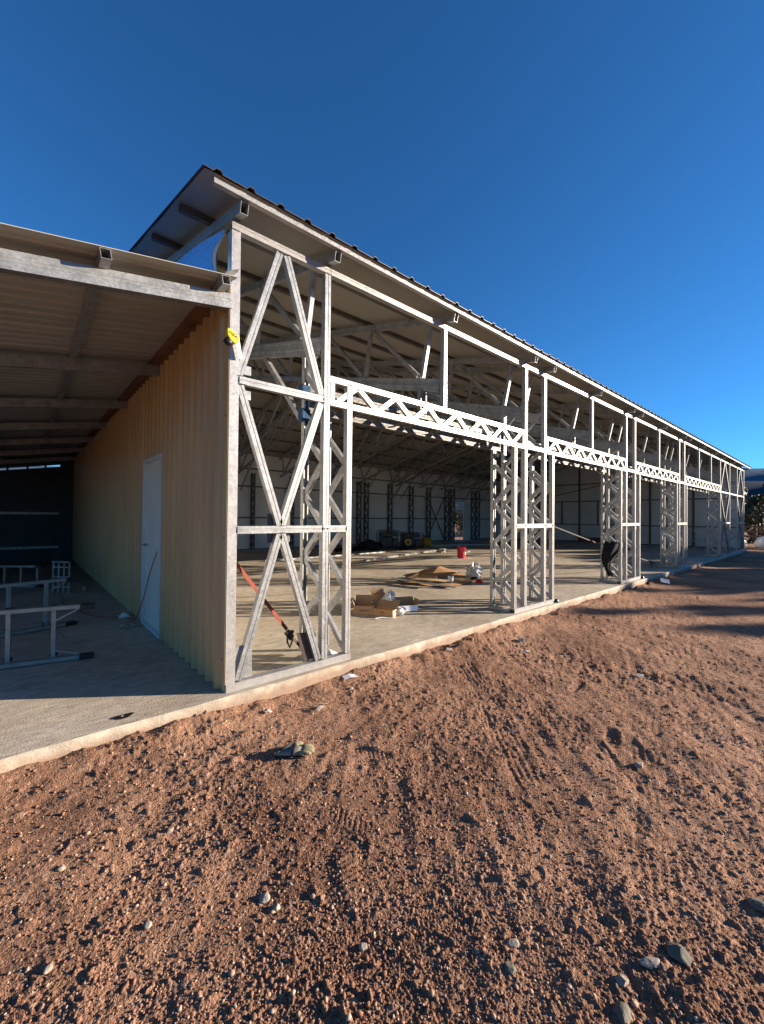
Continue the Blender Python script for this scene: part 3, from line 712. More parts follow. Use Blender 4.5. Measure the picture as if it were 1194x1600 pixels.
# tape measure clamped on the corner post
tm=thing('tape_measure','yellow and black tape measure hooked on the near corner post','tape measure',(0.0,-.03,2.82))
b=MB()
oct_=[(-.045,.052),(.018,.030),(.052,-.002),(.050,-.040),(.012,-.056),(-.020,-.040),(-.045,.0)]
b.add([(x-.0,-.010,2.82+z) for x,z in oct_]+[(x,-.055,2.82+z) for x,z in oct_],[tuple(range(7)),tuple(range(7,14))[::-1]]+[(i,i+7,(i+1)%7+7,(i+1)%7) for i in range(7)])
case=b.build('case','yellow_bright',tm,bevel=.006)
b=MB(); b.rod([(-.055,-.03,2.785),(-.03,-.035,2.765),(.005,-.035,2.765)],[.026,.03,.018],8); b.build('grip','black',tm,smooth=True)
b=MB(); b.add([(.025,-.04,2.80),(.060,-.035,2.79),(.085,-.03,2.66),(.050,-.036,2.655),(.025,-.042,2.80),(.060,-.037,2.79),(.085,-.032,2.66),(.050,-.038,2.655)],[(0,1,2,3),(7,6,5,4)]); b.build('paper_tag','foil_back',tm)
def text(s,size,loc,xdir,up,m,parent,ext=.001):
    cu=bpy.data.curves.new('print','FONT'); cu.body=s; cu.size=size; cu.extrude=ext; cu.align_x='CENTER'; cu.align_y='CENTER'
    ob=bpy.data.objects.new('tmp',cu); C.objects.link(ob); dg=bpy.context.evaluated_depsgraph_get(); me=bpy.data.meshes.new_from_object(ob.evaluated_get(dg)); bpy.data.objects.remove(ob)
    me.materials.clear(); me.materials.append(M[m]); o=bpy.data.objects.new('printed_lettering',me); C.objects.link(o)
    X=Vector(xdir).normalized(); U=Vector(up); U=(U-X*U.dot(X)).normalized(); Z=X.cross(U); mt=Matrix((X,U,Z)).transposed().to_4x4()
    for v in me.vertices: v.co=mt@v.co+Vector(loc)-Vector(parent_loc(parent))
    o.parent=parent; return o
text('DISA',.034,(-.002,-.0565,2.825),(1,0,-.45),(.3,0,1),'ink',tm)

# orange ratchet strap, first bay
def strap_obj(label,p,q,w,m,sag=0,ratchet=None,tail=None,n=14):
    p=Vector(p);q=Vector(q); root=thing('ratchet_strap',label,'strap',tuple(p)); b=MB()
    for i in range(n):
        a=p.lerp(q,i/n);c=p.lerp(q,(i+1)/n); a.z-=sag*math.sin(math.pi*i/n); c.z-=sag*math.sin(math.pi*(i+1)/n); b.bar(a,c,w,.003,(0,-1,.25))
    b.build('webbing',m,root)
    if ratchet:
        c=Vector(ratchet); d=(q-p).normalized(); k=MB()
        k.bar(c+d*.07+Vector((0,-.01,0)),c-d*.02+Vector((0,-.01,0)),w*1.7,.035,(0,-1,0)); k.rod([c+Vector((-.035,-.03,.02)),c+Vector((.035,-.03,.02))],.016,8)
        k.rod([c+Vector((-.025,-.03,.02)),c+Vector((-.028,-.03,-.07)),c+Vector((0,-.03,-.13)),c+Vector((.024,-.03,-.07)),c+Vector((.025,-.03,.02))],.0095,7)
        k.build('ratchet','black',root)
    if tail:
        k=MB(); k.bar(ratchet,tail,w*.9,.004,(0,-1,.3)); k.build('tail','strap_dark',root)
    return root
strap_obj('orange ratchet strap slanting down behind the first crossed braces',(.05,.28,1.16),(.73,.37,.295),.034,'strap',0,(.745,.37,.255),(.93,.41,.06))
strap_obj('dark strap slanting down across second and third openings',(5.46,.42,1.42),(12.55,.42,.13),.024,'strap_dark',.03,(12.0,.42,.21),(12.9,.44,.06))

# ------------------------------------------------------------ hanging black jacket
def jacket():
    b=MB(); cx,cy=8.50,.36
    # cross sections: z, centre x, centre y, half width (x), half depth(y)
    S=[(.90,8.62,.34,.10,.10),(.885,8.66,.31,.20,.15),(.85,8.66,.30,.25,.165),(.78,8.63,.31,.27,.165),(.70,8.60,.33,.25,.15),(.60,8.57,.36,.22,.12),(.50,8.55,.38,.16,.10),(.42,8.55,.39,.11,.08),(.34,8.56,.38,.085,.06),(.26,8.58,.36,.075,.055),(.20,8.61,.34,.08,.055),(.15,8.63,.33,.06,.045)]
    k=28;vs=[];fs=[]
    for i,(z,x,y,a,c) in enumerate(S):
        for j in range(k):
            t=2*math.pi*j/k; f=1+.10*math.sin(5*t+i*.4)+.05*math.sin(11*t-i*.6)
            vs.append((x-.08+a*f*math.cos(t),y-.12+c*f*math.sin(t),z+.015*math.sin(3*t+i)))
    for i in range(len(S)-1):
        for j in range(k): fs.append((i*k+j,i*k+(j+1)%k,(i+1)*k+(j+1)%k,(i+1)*k+j))
    fs+=[tuple(range(k)),tuple(range((len(S)-1)*k,len(S)*k))[::-1]]
    b.add(vs,fs); o=b.build('hanging_jacket','fabric',smooth=True,origin=(8.6,.35,.15)); s=o.modifiers.new('s','SUBSURF'); s.levels=1; s.render_levels=1
    tag(o,'black jacket hung on the lattice column beside second opening','jacket')
jacket()

# ------------------------------------------------------------ boxes and litter by first opening
def open_box(label,c,sx,sy,sz,ang,flaps,words=None,name='cardboard_box',m='card',txts=.06,front='card'):
    root=thing(name,label,'box',c); ca,sa=math.cos(ang),math.sin(ang)
    def W(x,y,z): return (c[0]+x*ca-y*sa,c[1]+x*sa+y*ca,c[2]+z)
    t=.004; hx,hy=sx/2,sy/2
    def bx(x0,x1,y0,y1,z0,z1,nm,mm):
        b=MB(); b.add([W(x0,y0,z0),W(x1,y0,z0),W(x1,y1,z0),W(x0,y1,z0),W(x0,y0,z1),W(x1,y0,z1),W(x1,y1,z1),W(x0,y1,z1)],[(0,3,2,1),(4,5,6,7),(0,1,5,4),(1,2,6,5),(2,3,7,6),(3,0,4,7)]); return b.build(nm,mm,root)
    bx(-hx,hx,-hy,-hy+t,0,sz,'side',front); bx(-hx,hx,hy-t,hy,0,sz,'side',m); bx(-hx,-hx+t,-hy+t,hy-t,0,sz,'side',m); bx(hx-t,hx,-hy+t,hy-t,0,sz,'side',m); bx(-hx+t,hx-t,-hy+t,hy-t,.002,.008,'base','card_dark')
    for side,l,a in flaps:      # side, flap length, opening angle from straight up (outward +)
        b=MB(); o=l*math.sin(a); z=sz+l*math.cos(a)
        if side=='f': q=[(-hx,-hy,sz+.001),(hx,-hy,sz+.001),(hx*.97,-hy-o,z),(-hx*.97,-hy-o,z)]; dn=(0,.003,.003)
        if side=='b': q=[(-hx,hy,sz+.001),(hx,hy,sz+.001),(hx*.97,hy+o,z),(-hx*.97,hy+o,z)]; dn=(0,-.003,.003)
        if side=='l': q=[(-hx,-hy,sz+.001),(-hx,hy,sz+.001),(-hx-o,hy*.95,z),(-hx-o,-hy*.95,z)]; dn=(.003,0,.003)
        if side=='r': q=[(hx,-hy,sz+.001),(hx,hy,sz+.001),(hx+o,hy*.95,z),(hx+o,-hy*.95,z)]; dn=(-.003,0,.003)
        q2=[tuple(np.array(p)+np.array(dn)) for p in q]
        b.add([W(*p) for p in q+q2],[(0,1,2,3),(7,6,5,4),(0,4,5,1),(1,5,6,2),(2,6,7,3),(3,7,4,0)]); b.build('flap','card_dark' if side!='f' else m,root)
    if words:
        s,mm,sz_,px,pz=words
        text(s,sz_,W(px,-hy-.001,pz),(ca,sa,0),(0,0,1),mm,root)
    return root
open_box('open brown cardboard box with dark lettering and raised flaps, leftmost of the litter',(2.54,1.42,.002),.28,.24,.125,R(-45),[('b',.11,.12),('l',.10,.5),('r',.05,-.6)],('Fasteners','ink',.036,.02,.062))
bx2=open_box('long low cardboard box with sun-toned pale end and red print before the plastic bag',(2.68,1.13,.002),.34,.15,.095,R(-70),[('b',.15,.9)],('HBS','ink_red',.035,.0,.055))
b=MB(); ca,sa=math.cos(R(-70)),math.sin(R(-70))
def W2(x,y,z): return (2.68+x*ca-y*sa,1.13+x*sa+y*ca,z)
b.add([W2(.172,-.073,.006),W2(.172,.073,.006),W2(.172,.073,.094),W2(.172,-.073,.094)],[(0,1,2,3)]); b.build('sunlit_tone_panel','card_pale',bx2)  # paler card here paints the sunlight on this end into its colour
open_box('white and blue printed box with brown lid tipped open, right of the litter',(3.10,1.12,.012),.32,.16,.085,R(-22),[('b',.1,.3),('l',.08,.3),('r',.08,.2)],('RFG','ink',.04,-.06,.04),m='card',front='card_white')
open_box('small upright open brown box standing behind the clear plastic bag',(3.00,1.62,.002),.20,.16,.21,R(-25),[('b',.05,.2),('l',.05,.9)])
def blob(c,r,sx,sy,sz,m,name,seed,amp=.25):
    bm=MB(); k=20; n=12; rr_=random.Random(seed); vs=[];fs=[]; ph=[rr_.uniform(0,6) for _ in range(6)]
    for i in range(n+1):
        t=math.pi*i/n
        for j in range(k):
            p=2*math.pi*j/k; f=1+amp*math.sin(3*p+ph[0]+2*t)*math.sin(t*3+ph[1])+amp*.6*math.sin(7*p+ph[2])*math.sin(5*t+ph[3])+rr_.uniform(-amp,amp)*.25
            vs.append((c[0]+r*sx*f*math.sin(t)*math.cos(p),c[1]+r*sy*f*math.sin(t)*math.sin(p),max(.003,c[2]+r*sz*f*math.cos(t))))
    for i in range(n):
        for j in range(k): fs.append((i*k+j,(i+1)*k+j,(i+1)*k+(j+1)%k,i*k+(j+1)%k))
    bm.add(vs,fs); return bm.build(name,m,smooth=False,origin=(c[0],c[1],0))
tag(blob((2.90,1.26,.13),.13,.8,.7,1.15,'whitepoly','plastic_bag',4),'clear crumpled plastic bag heaped between the small cardboard boxes','bag')
tag(blob((2.86,1.0,.05),.075,1.2,.9,.8,'whitepoly','plastic_bag',9),'small clear plastic bag squeezed beside the pale end of the low box','bag')
tag(crumple((2.72,1.62,0.1),.10,.13,'whitepoly','plastic_wrap',8),'thin clear plastic wrap lying behind the low cardboard box','wrap')
b=MB(); b.rod(spline([(2.42,1.03,.01),(2.5,1.0,.02),(2.58,.95,.008),(2.66,.90,.012),(2.69,.94,.03)]),.008,6); tag(b.build('plastic_strip','white',smooth=True),'short curled white strip on floor in front of the cardboard boxes','strip')

# flattened carton pile in the middle
root=thing('flattened_carton','big flattened brown carton with lifted folds on the sunlit slab','carton',(5.7,2.9,0))
def sheet(pts,nu,nv,fz,m,nm,parent,t=.005):
    P00,P10,P11,P01=[Vector(p) for p in pts]; vs=[];fs=[]
    for s in (0,1):
        for i in range(nu+1):
            for j in range(nv+1):
                u=i/nu;v=j/nv; p=P00*(1-u)*(1-v)+P10*u*(1-v)+P11*u*v+P01*(1-u)*v; vs.append((p.x,p.y,p.z+fz(u,v)-s*t))
    k=(nu+1)*(nv+1)
    for i in range(nu):
        for j in range(nv):
            a=i*(nv+1)+j;c=(i+1)*(nv+1)+j; fs+=[(a,c,c+1,a+1),(k+a,k+a+1,k+c+1,k+c)]
    b=MB(); b.add(vs,fs); return b.build(nm,m,parent)
sheet([(4.75,3.05,.012),(5.15,1.95,.012),(6.6,2.2,.012),(7.0,3.7,.012)],14,10,lambda u,v:.03*abs(math.sin(u*5+v*3)),'card','lower_sheet',root)
sheet([(5.3,3.35,.03),(6.0,2.75,.05),(7.1,3.1,.03),(7.0,4.0,.03)],12,10,lambda u,v:.18*math.exp(-((v-.55)/.25)**2)*(1-abs(u-.5)*1.2),'card','folded_sheet',root)
sheet([(4.66,3.12,.03),(5.02,1.98,.04),(5.22,2.02,.05),(4.9,3.15,.04)],8,3,lambda u,v:.07+.035*math.sin(u*2),'card_pale','lifted_edge',root)
b=MB(); b.cee((4.62,3.08,.14),(5.18,1.84,.05),.05,.03,(0,0,1),groove=False); tag(b.build('metal_angle','galv_plain'),'pale metal strip lying along front edge of the flattened carton','strip')
b=MB(); b.cee((4.9,3.2,.05),(6.5,2.35,.05),.06,.03,(0,0,1),groove=False); tag(b.build('metal_channel','galv_dark'),'long dark channel lying across the flattened carton','channel')
open_box('small printed box sitting on the flattened carton',(5.33,2.72,.05),.42,.16,.11,R(-58),[('b',.05,-.6)],None,m='card',front='card_dark')
open_box('narrow white box lying at the right of the flattened carton',(5.62,2.32,.05),.10,.16,.11,R(-58),[('b',.04,-1.0)],None,m='card_white',front='card_white')
tag(blob((6.75,2.55,.12),.19,1.0,.9,1.05,'whitepoly','plastic_bag',14,.3),'grey plastic bag standing by the right end of the flattened carton','bag')
tag(blob((6.35,2.25,.04),.08,1.2,.8,.6,'fabric','rag',16),'dark rag lying between carton and grey plastic bag','rag')
tag(blob((6.2,2.02,.03),.07,1,1,.5,'red','red_wrapper',18),'small red wrapper in front of the grey plastic bag','wrapper')

# bucket
bk=thing('bucket','red plastic bucket standing on the slab among steel profiles','bucket',(10.25,5.62,0))
b=MB(); b.lathe((10.25,5.62,0),[(.125,0.002),(.13,.02),(.148,.30),(.15,.31),(.162,.315),(.162,.335),(.15,.34),(.15,.375),(.158,.38),(.158,.395),(.146,.395),(.125,.03),(.0,.025)],28); b.build('pail','red',bk,smooth=False)
b=MB(); b.rod([(10.25+.163*math.cos(a)*.99,5.62-.02+.16*math.sin(a)*.55-.06,.36-.20*abs(math.sin(a))) for a in np.linspace(math.pi,2*math.pi,14)],.004,6); b.build('handle','alu',bk)
ca_,sa_=math.cos(R(-60)),math.sin(R(-60)); b=MB(); vs=[]
for a in np.linspace(R(-85),R(-45),6):
    for z in (.14,.26): vs.append((10.25+.1475*math.cos(a),5.62+.1475*math.sin(a),z))
b.add(vs,[(2*i,2*i+2,2*i+3,2*i+1) for i in range(5)]); b.build('paper_sticker','white',bk)
# long profiles
b=MB(); b.cee((6.93,6.84,.05),(13.53,8.66,.05),.09,.05,(0,-.2,1)); tag(b.build('steel_profile','galv_plain'),'long sunlit pale steel profile lying on the slab left of red bucket','profile')
b=MB(); b.cee((11.2,6.35,.04),(13.0,7.3,.04),.07,.04,(0,0,1)); tag(b.build('steel_profile','galv_plain'),'short pale profile end showing right behind the red bucket','profile')
b=MB(); b.bar((13.33,10.26,.07),(16.98,8.91,.07),.10,.06,(0,0,1)); tag(b.build('steel_profile','galv_in'),'dull blue grey profile lying in the shade behind the red bucket','profile')
b=MB(); b.cee((4.4,8.6,.04),(9.6,8.9,.04),.07,.04,(0,0,1)); tag(b.build('steel_profile','galv_in'),'low profile lying left of the machines at the edge of shade','profile')
tag(crumple((11.6,7.6,0),.22,.12,'paper','crumpled_paper',23,k=7),'crumpled pale litter beside the long sunlit steel profile','paper')

# machines in the shade
def generator(label,x,y,w,h,dep,ang,m2,wheel=False):
    root=thing('generator',label,'generator',(x,y,0)); ca,sa=math.cos(ang),math.sin(ang)
    def W(a,b_,z): return (x+a*ca-b_*sa,y+a*sa+b_*ca,z)
    def bx(x0,x1,y0,y1,z0,z1,nm,mm,bev=.02):
        b=MB(); b.add([W(x0,y0,z0),W(x1,y0,z0),W(x1,y1,z0),W(x0,y1,z0),W(x0,y0,z1),W(x1,y0,z1),W(x1,y1,z1),W(x0,y1,z1)],[(0,3,2,1),(4,5,6,7),(0,1,5,4),(1,2,6,5),(2,3,7,6),(3,0,4,7)]); return b.build(nm,mm,root,bevel=bev)
    hw,hd=w/2,dep/2
    bx(-hw*.78,hw*.25,-hd*.7,hd*.7,.10,h*.66,'engine','black'); bx(hw*.30,hw*.82,-hd*.75,hd*.7,.10,h*.6,'alternator','black'); bx(-hw*.8,hw*.75,-hd*.78,hd*.75,h*.70,h*.93,'fuel_tank',m2,.04)
    for sy in (-1,1):
        b=MB(); b.rod([W(-hw,sy*hd,.06),W(-hw,sy*hd,h-.05),W(-hw+.05,sy*hd,h),W(hw-.05,sy*hd,h),W(hw,sy*hd,h-.05),W(hw,sy*hd,.06),W(-hw,sy*hd,.06)],.017,7); b.build('tube_frame','black',root)
    for a in (-hw,hw):
        b=MB(); b.rod([W(a,-hd,.06),W(a,hd,.06)],.017,7); b.rod([W(a,-hd,h*.8),W(a,hd,h*.8)],.017,7); b.build('cross_tube','black',root)
    b=MB(); r=.16
    p=[W(-hw*.45,-hd-.02,.30),W(-hw*.45,-hd-.07,.30)]; b.rod(p,r,20); b.build('wheel' if wheel else 'fan_cover','yellow' if wheel else 'black',root)
    b=MB(); b.rod([W(-hw*.45,-hd-.065,.30),W(-hw*.45,-hd-.085,.30)],.07,12); b.build('hub','black',root)
    for i in range(5):
        pass
generator('dark generator with yellow wheel and top in shade, right of the two machines',12.0,9.85,1.05,.70,.6,R(-25),'black',True)
generator('black bulky generator in shade, left of the two machines',10.85,10.05,.95,.80,.6,R(-30),'black',False)
tag(blob((9.9,10.2,.13),.42,1.5,.8,.55,'fabric','tarpaulin_heap',30,.3),'dark crumpled heap on the floor left of the machines','heap')
tag(blob((8.9,10.2,.06),.35,2.2,.7,.3,'fabric','cable_heap',31,.3),'low dark cable heap spreading at far left of the machines','heap')
tag(blob((11.3,9.3,.05),.3,1.6,.6,.3,'fabric','cable_heap',33,.3),'low dark cable tangle in front of the two machines','heap')
yt=thing('yellow_tank','squat yellow domed tank on floor right of the generators','tank',(13.5,10.3,0))
b=MB(); b.lathe((13.5,10.3,0),[(.24,.02),(.30,.06),(.315,.2),(.29,.32),(.2,.41),(.08,.45),(.0,.455)],28); b.build('shell','yellow',yt,smooth=True)
b=MB()
for k in range(10):
    a=2*math.pi*k/10; b.rod([(13.5+r*math.cos(a),10.3+r*math.sin(a),z) for r,z in ((.305,.06),(.32,.2),(.295,.32),(.205,.415))],.008,5)
b.build('ribs','rust',yt); b=MB(); b.lathe((13.5,10.3,.45),[(.04,0),(.045,.05),(.02,.07)],10); b.build('cap','black',yt)

# orange channel and small racks at the end wall
b=MB(); b.bar((L-.35,7.45,.17),(L-.35,6.2,.17),.30,.10,(-1,0,0)); b.bar((L-.35,7.52,.25),(L-.35,7.40,.25),.48,.10,(-1,0,0)); tag(b.build('orange_channel','rust'),'rust orange steel channel lying against the far end wall','channel')
rk=thing('metal_rack','low grey metal rail frame leaning by the end wall','rack',(23.0,1.6,0))
for i in range(6):
    b=MB(); y=2.9-.42*i; b.bar((23.0+.1*i,y,.02),(23.0+.1*i,y,.62+.08*i),.05,.03,(-1,0,0)); b.build('upright','galv_in',rk)
b=MB(); b.bar((23.0,3.0,.6),(23.55,.75,1.08),.05,.04,(0,0,1)); b.bar((23.0,3.0,.35),(23.5,.75,.45),.05,.04,(0,0,1)); b.build('rail','galv_in',rk)
vs_=thing('trestle','dark narrow trestle standing near end wall seen through third opening','trestle',(19.6,3.2,0))
b=MB(); b.rod([(19.6,3.0,0),(19.6,3.2,1.0),(19.6,3.4,0)],.03,6); b.build('legs','black',vs_); b=MB(); b.bar((19.5,3.2,1.05),(20.0,3.2,1.05),.22,.08,(0,0,1)); b.build('head','black',vs_)
for k,x in enumerate((5.51,9.83)):
    b=MB(); b.lathe((x,-.02,.003),[(.035,0),(.04,.02),(.03,.045),(.012,.055)],9); tag(b.build('rubber_block','black'),['black lump at foot of first pillar beside the second opening','black lump at foot of second pillar beside the third opening'][k],'block')

# ------------------------------------------------------------ glove on the dirt
gz=float(ground_h(np.array(.11),np.array(-.9)))
def glove():
    root=thing('work_glove','grey and olive work glove lying palm down on the dirt','glove',(.11,-.89,gz))
    ax=Vector((.80,-.60,0)); ay=Vector((.60,.80,0)); o=Vector((.11,-.89,gz+.012))
    def W(u,v,z): return o+ax*u+ay*v+Vector((0,0,z))
    b=MB(); k=16; vs=[];fs=[]
    S=[(-.115,.040,.018),(-.10,.046,.022),(-.06,.045,.022),(-.02,.047,.026),(.02,.046,.026),(.045,.042,.022)]
    for u,a,h in S:
        for j in range(k):
            t=2*math.pi*j/k; vs.append(W(u,a*math.cos(t),.012+h*math.sin(t)*(.75 if math.sin(t)>0 else .5)))
    for i in range(len(S)-1):
        for j in range(k): fs.append((i*k+j,i*k+(j+1)%k,(i+1)*k+(j+1)%k,(i+1)*k+j))
    fs+=[tuple(range(k))[::-1],tuple(range((len(S)-1)*k,len(S)*k))]
    b.add(vs,fs); b.build('palm','glove_grey',root,smooth=True)
    for i,(v0,v1,ln,nm) in enumerate([(-.034,-.042,.075,'finger'),(-.012,-.014,.090,'finger'),(.010,.012,.092,'finger'),(.031,.036,.080,'finger')]):
        b=MB(); b.rod([W(.035,v0,.014),W(.035+ln*.4,v0*.6+v1*.4,.022),W(.035+ln*.8,v1,.018),W(.035+ln,v1,.010)],[.014,.0135,.013,.008],10); b.build(nm,'glove_pale',root,smooth=True)
    b=MB(); b.rod([W(-.02,.036,.014),W(.0,.062,.020),W(.03,.078,.018),W(.045,.080,.012)],[.015,.015,.013,.008],10); b.build('thumb','glove_pale',root,smooth=True)
    b=MB(); b.rod([W(-.005,-.05,.014),W(0,-.03,.034),W(.005,.0,.038),W(0,.03,.034),W(-.005,.05,.014)],.012,8); b.build('knuckle_band','glove_black',root,smooth=True)
    b=MB(); b.rod([W(-.105,-.03,.034),W(-.06,-.012,.040),W(-.03,.012,.040)],[.004,.010,.012],8); b.build('back_stripe','glove_black',root,smooth=True)
    b=MB(); b.rod([W(-.118,.042*math.cos(a),.014+.020*math.sin(a)) for a in np.linspace(0,2*math.pi,18)],.004,6); b.build('cuff_binding','glove_black',root)
glove()

# ------------------------------------------------------------ stones and gravel
def ico():
    t=(1+5**.5)/2; v=np.array([(-1,t,0),(1,t,0),(-1,-t,0),(1,-t,0),(0,-1,t),(0,1,t),(0,-1,-t),(0,1,-t),(t,0,-1),(t,0,1),(-t,0,-1),(-t,0,1)],float); v/=np.linalg.norm(v[0])
    f=[(0,11,5),(0,5,1),(0,1,7),(0,7,10),(0,10,11),(1,5,9),(5,11,4),(11,10,2),(10,7,6),(7,1,8),(3,9,4),(3,4,2),(3,2,6),(3,6,8),(3,8,9),(4,9,5),(2,4,11),(6,2,10),(8,6,7),(9,8,1)]
    return v,f
IV,IF=ico()
def subdiv(v,f):
    v=[tuple(a) for a in v]; c={}; nf=[]
    def mid(a,b):
        k=(min(a,b),max(a,b))
        if k not in c:
            m=(np.array(v[a])+np.array(v[b])); m/=np.linalg.norm(m); v.append(tuple(m)); c[k]=len(v)-1
        return c[k]
    for a,b,d in f:
        x,y,z=mid(a,b),mid(b,d),mid(d,a); nf+=[(a,x,z),(b,y,x),(d,z,y),(x,y,z)]
    return np.array(v),nf
V2,F2=subdiv(*subdiv(IV,IF))
def stone(x,y,r,sc,ang,m,label,seed):
    rg=np.random.default_rng(seed); v=V2.copy()
    for _ in range(11):
        n=rg.normal(size=3); n/=np.linalg.norm(n); d=rg.uniform(.62,.88); s=v@n; v-=np.outer(np.clip(s-d,0,None),n)
    v=v*np.array(sc)*r*.85; c,s=math.cos(ang),math.sin(ang); v=np.stack([v[:,0]*c-v[:,1]*s,v[:,0]*s+v[:,1]*c,v[:,2]],1)
    z=float(ground_h(np.array(x),np.array(y)))+r*sc[2]*.22
    b=MB(); b.add((v+np.array((x,y,z))).tolist(),F2); tag(b.build('stone',m,origin=(x,y,z)),label,'stone')
ST=[(.55,-2.84,.047,(1.25,.8,.6),R(100),'rock_dark','big oval dark stone at lower right of the dirt'),
(.44,-2.79,.032,(1.5,.6,.6),R(140),'rock_grey','long pale stone left of the big oval dark stone'),
(.22,-2.77,.032,(1.5,.9,.6),R(20),'rock_dark','flat stone nearest to the lower right edge of view'),
(.31,-2.74,.022,(1,1.3,.8),R(60),'rock','small upright stone above the flat nearest stone'),
(.15,-2.43,.024,(1.4,.8,.7),R(-30),'rock_grey','slim pale stone low in the middle right'),
(-.46,-1.66,.024,(1,1.2,.8),R(40),'rock_grey','pale grey stone, upper of the touching pair on left'),
(-.44,-1.73,.020,(1,1,.8),R(10),'rock_grey','round grey stone, lower of the touching pair on left'),
(1.69,-2.38,.034,(1.3,.9,.7),R(0),'rock','tan stone casting a shadow in middle right of the dirt'),
(-1.08,-.99,.020,(1.1,1,.8),R(0),'rock','tan stone close to left edge of the dirt'),
(-.85,-1.49,.018,(1,1.1,.8),R(30),'rock_grey','small white grey stone in left dirt'),
(-.66,-1.05,.020,(1.3,.8,.7),R(30),'rock','small tan stone below the slab at the left'),
(-1.14,-1.45,.019,(1.2,.9,.7),R(30),'rock','tan pebble low at the left edge'),
(1.04,-3.01,.045,(1.1,1,.6),R(70),'rock_dark','dark stone cut by the right edge of view'),
(-.27,-2.07,.018,(1,1.2,.8),R(0),'rock_grey','small blue grey stone in bottom middle left'),
(.06,-2.47,.026,(1.1,1,.6),R(0),'rock_dark','half buried round stone at bottom middle'),
(.98,-.33,.03,(1.3,1,.6),R(0),'rock','tan clod beside the slab in front of first pillar')]
for i,(x,y,r,sc,a,m,lab) in enumerate(ST): stone(x,y,r,sc,a,m,lab,100+i)
def gravel(name,n,r0,r1,xr,mats,label,seed):
    rg=np.random.default_rng(seed)
    d=rg.uniform(.9,1,n*3); rad=1.0*np.exp(rg.uniform(0,np.log(xr),n)); th=np.radians(rg.uniform(-8,110,n))
    x=-1.2+rad*np.cos(th); y=-3.25+rad*np.sin(th); k=~((y>-.10)&(x>-4.3)); x=x[k];y=y[k]; n=len(x)
    r=r0*np.exp(rg.exponential(.36,n)); r=np.minimum(r,r1); z=ground_h(x,y)+r*.22
    sc=rg.uniform(.65,1.3,(n,3)); sc[:,2]*=.7; a=rg.uniform(0,6.3,n)
    jit=1+rg.uniform(-.2,.2,(n,12,1)); v=IV[None]*jit*sc[:,None,:]*r[:,None,None]
    c,s=np.cos(a)[:,None],np.sin(a)[:,None]; vx=v[:,:,0]*c-v[:,:,1]*s+x[:,None]; vy=v[:,:,0]*s+v[:,:,1]*c+y[:,None]; vz=v[:,:,2]+z[:,None]
    V=np.stack([vx,vy,vz],-1).reshape(-1,3); Fz=(np.array(IF)[None]+12*np.arange(n)[:,None,None]).reshape(-1,3)
    me=bpy.data.meshes.new(name); me.vertices.add(len(V)); me.vertices.foreach_set('co',V.ravel()); me.loops.add(Fz.size); me.loops.foreach_set('vertex_index',Fz.ravel().astype(np.int32))
    me.polygons.add(len(Fz)); me.polygons.foreach_set('loop_start',np.arange(0,Fz.size,3,dtype=np.int32)); me.polygons.foreach_set('loop_total',np.full(len(Fz),3,np.int32))
    for mm in mats: me.materials.append(mm)
    mi=np.repeat(rg.choice(len(mats),n,p=[.80,.15,.05]),20); me.polygons.foreach_set('material_index',mi.astype(np.int32)); me.update()
    o=bpy.data.objects.new(name,me); C.objects.link(o); tag(o,label,'gravel',kind='stuff')
def pebble(name,c): return mat(name,c,.95,0,.3,30,spec=.15)
gravel('gravel',42000,.0028,.0095,9,[pebble('dirt_clod',(.25,.135,.085)),pebble('tan_pebble',(.44,.30,.20)),pebble('grey_pebble',(.36,.29,.23))],'loose pebbles and clods scattered over the red brown dirt',5)

# litter on the dirt
def flatbit(name,x,y,w,l,ang,m,label,cat='scrap',lift=.01,on=None):
    z=(float(ground_h(np.array(x),np.array(y))) if on is None else on)+.012; c,s=math.cos(ang),math.sin(ang); b=MB(); vs=[]
    for k in (0,.003):
        for u,v,h in ((-l,-w,0),(0,-w,lift),(l,-w,.3*lift),(l,w,0),(0,w,lift*1.5),(-l,w,.5*lift)): vs.append((x+(u*c-v*s)/2,y+(u*s+v*c)/2,z+h+k))
    b.add(vs,[(0,5,4,1),(1,4,3,2),(6,7,10,11),(7,8,9,10),(0,1,7,6),(1,2,8,7),(2,3,9,8),(3,4,10,9),(4,5,11,10),(5,0,6,11)]); tag(b.build(name,m,origin=(x,y,z)),label,cat)
flatbit('metal_scrap',1.10,-.16,.07,.13,R(-15),'card_white','grey metal scrap leaning on slab edge by first pillar')
flatbit('paper_scrap',.21,-.30,.03,.06,R(-60),'scrap','small white scrap on dirt near the corner of slab')
flatbit('paper_scrap',.56,-.50,.025,.09,R(20),'scrap','pale torn strip on dirt above the glove')
flatbit('plastic_scrap',2.45,-.24,.06,.10,R(40),'scrap','white plastic scrap beside slab in front of first opening')
flatbit('dark_strip',2.62,-.25,.03,.22,R(5),'black','thin dark strip on dirt beside slab of first opening','strip')
flatbit('plastic_scrap',3.46,-.55,.06,.14,R(30),'blueplastic','dark blue plastic scrap on dirt before the second pillar')
flatbit('paper_scrap',3.04,-.86,.04,.10,R(-30),'scrap','white scrap on dirt in front of the blue scrap')
flatbit('white_container',10.3,-.35,.18,.38,R(20),'white','white plastic container on dirt beside slab near third pillar','container',.07)
flatbit('paper_scrap',3.3,-1.91,.05,.10,R(10),'scrap','pale scrap alone in the middle of right dirt')
flatbit('paper_scrap',6.3,-.28,.06,.12,R(10),'scrap','pale scrap on dirt beside slab under second opening')
b=MB(); b.rod(spline([(.5,-.44,gz+.03),(.56,-.47,gz+.05),(.63,-.49,gz+.035)]),.004,5); tag(b.build('twig','wood'),'short twig on dirt above the glove','twig')
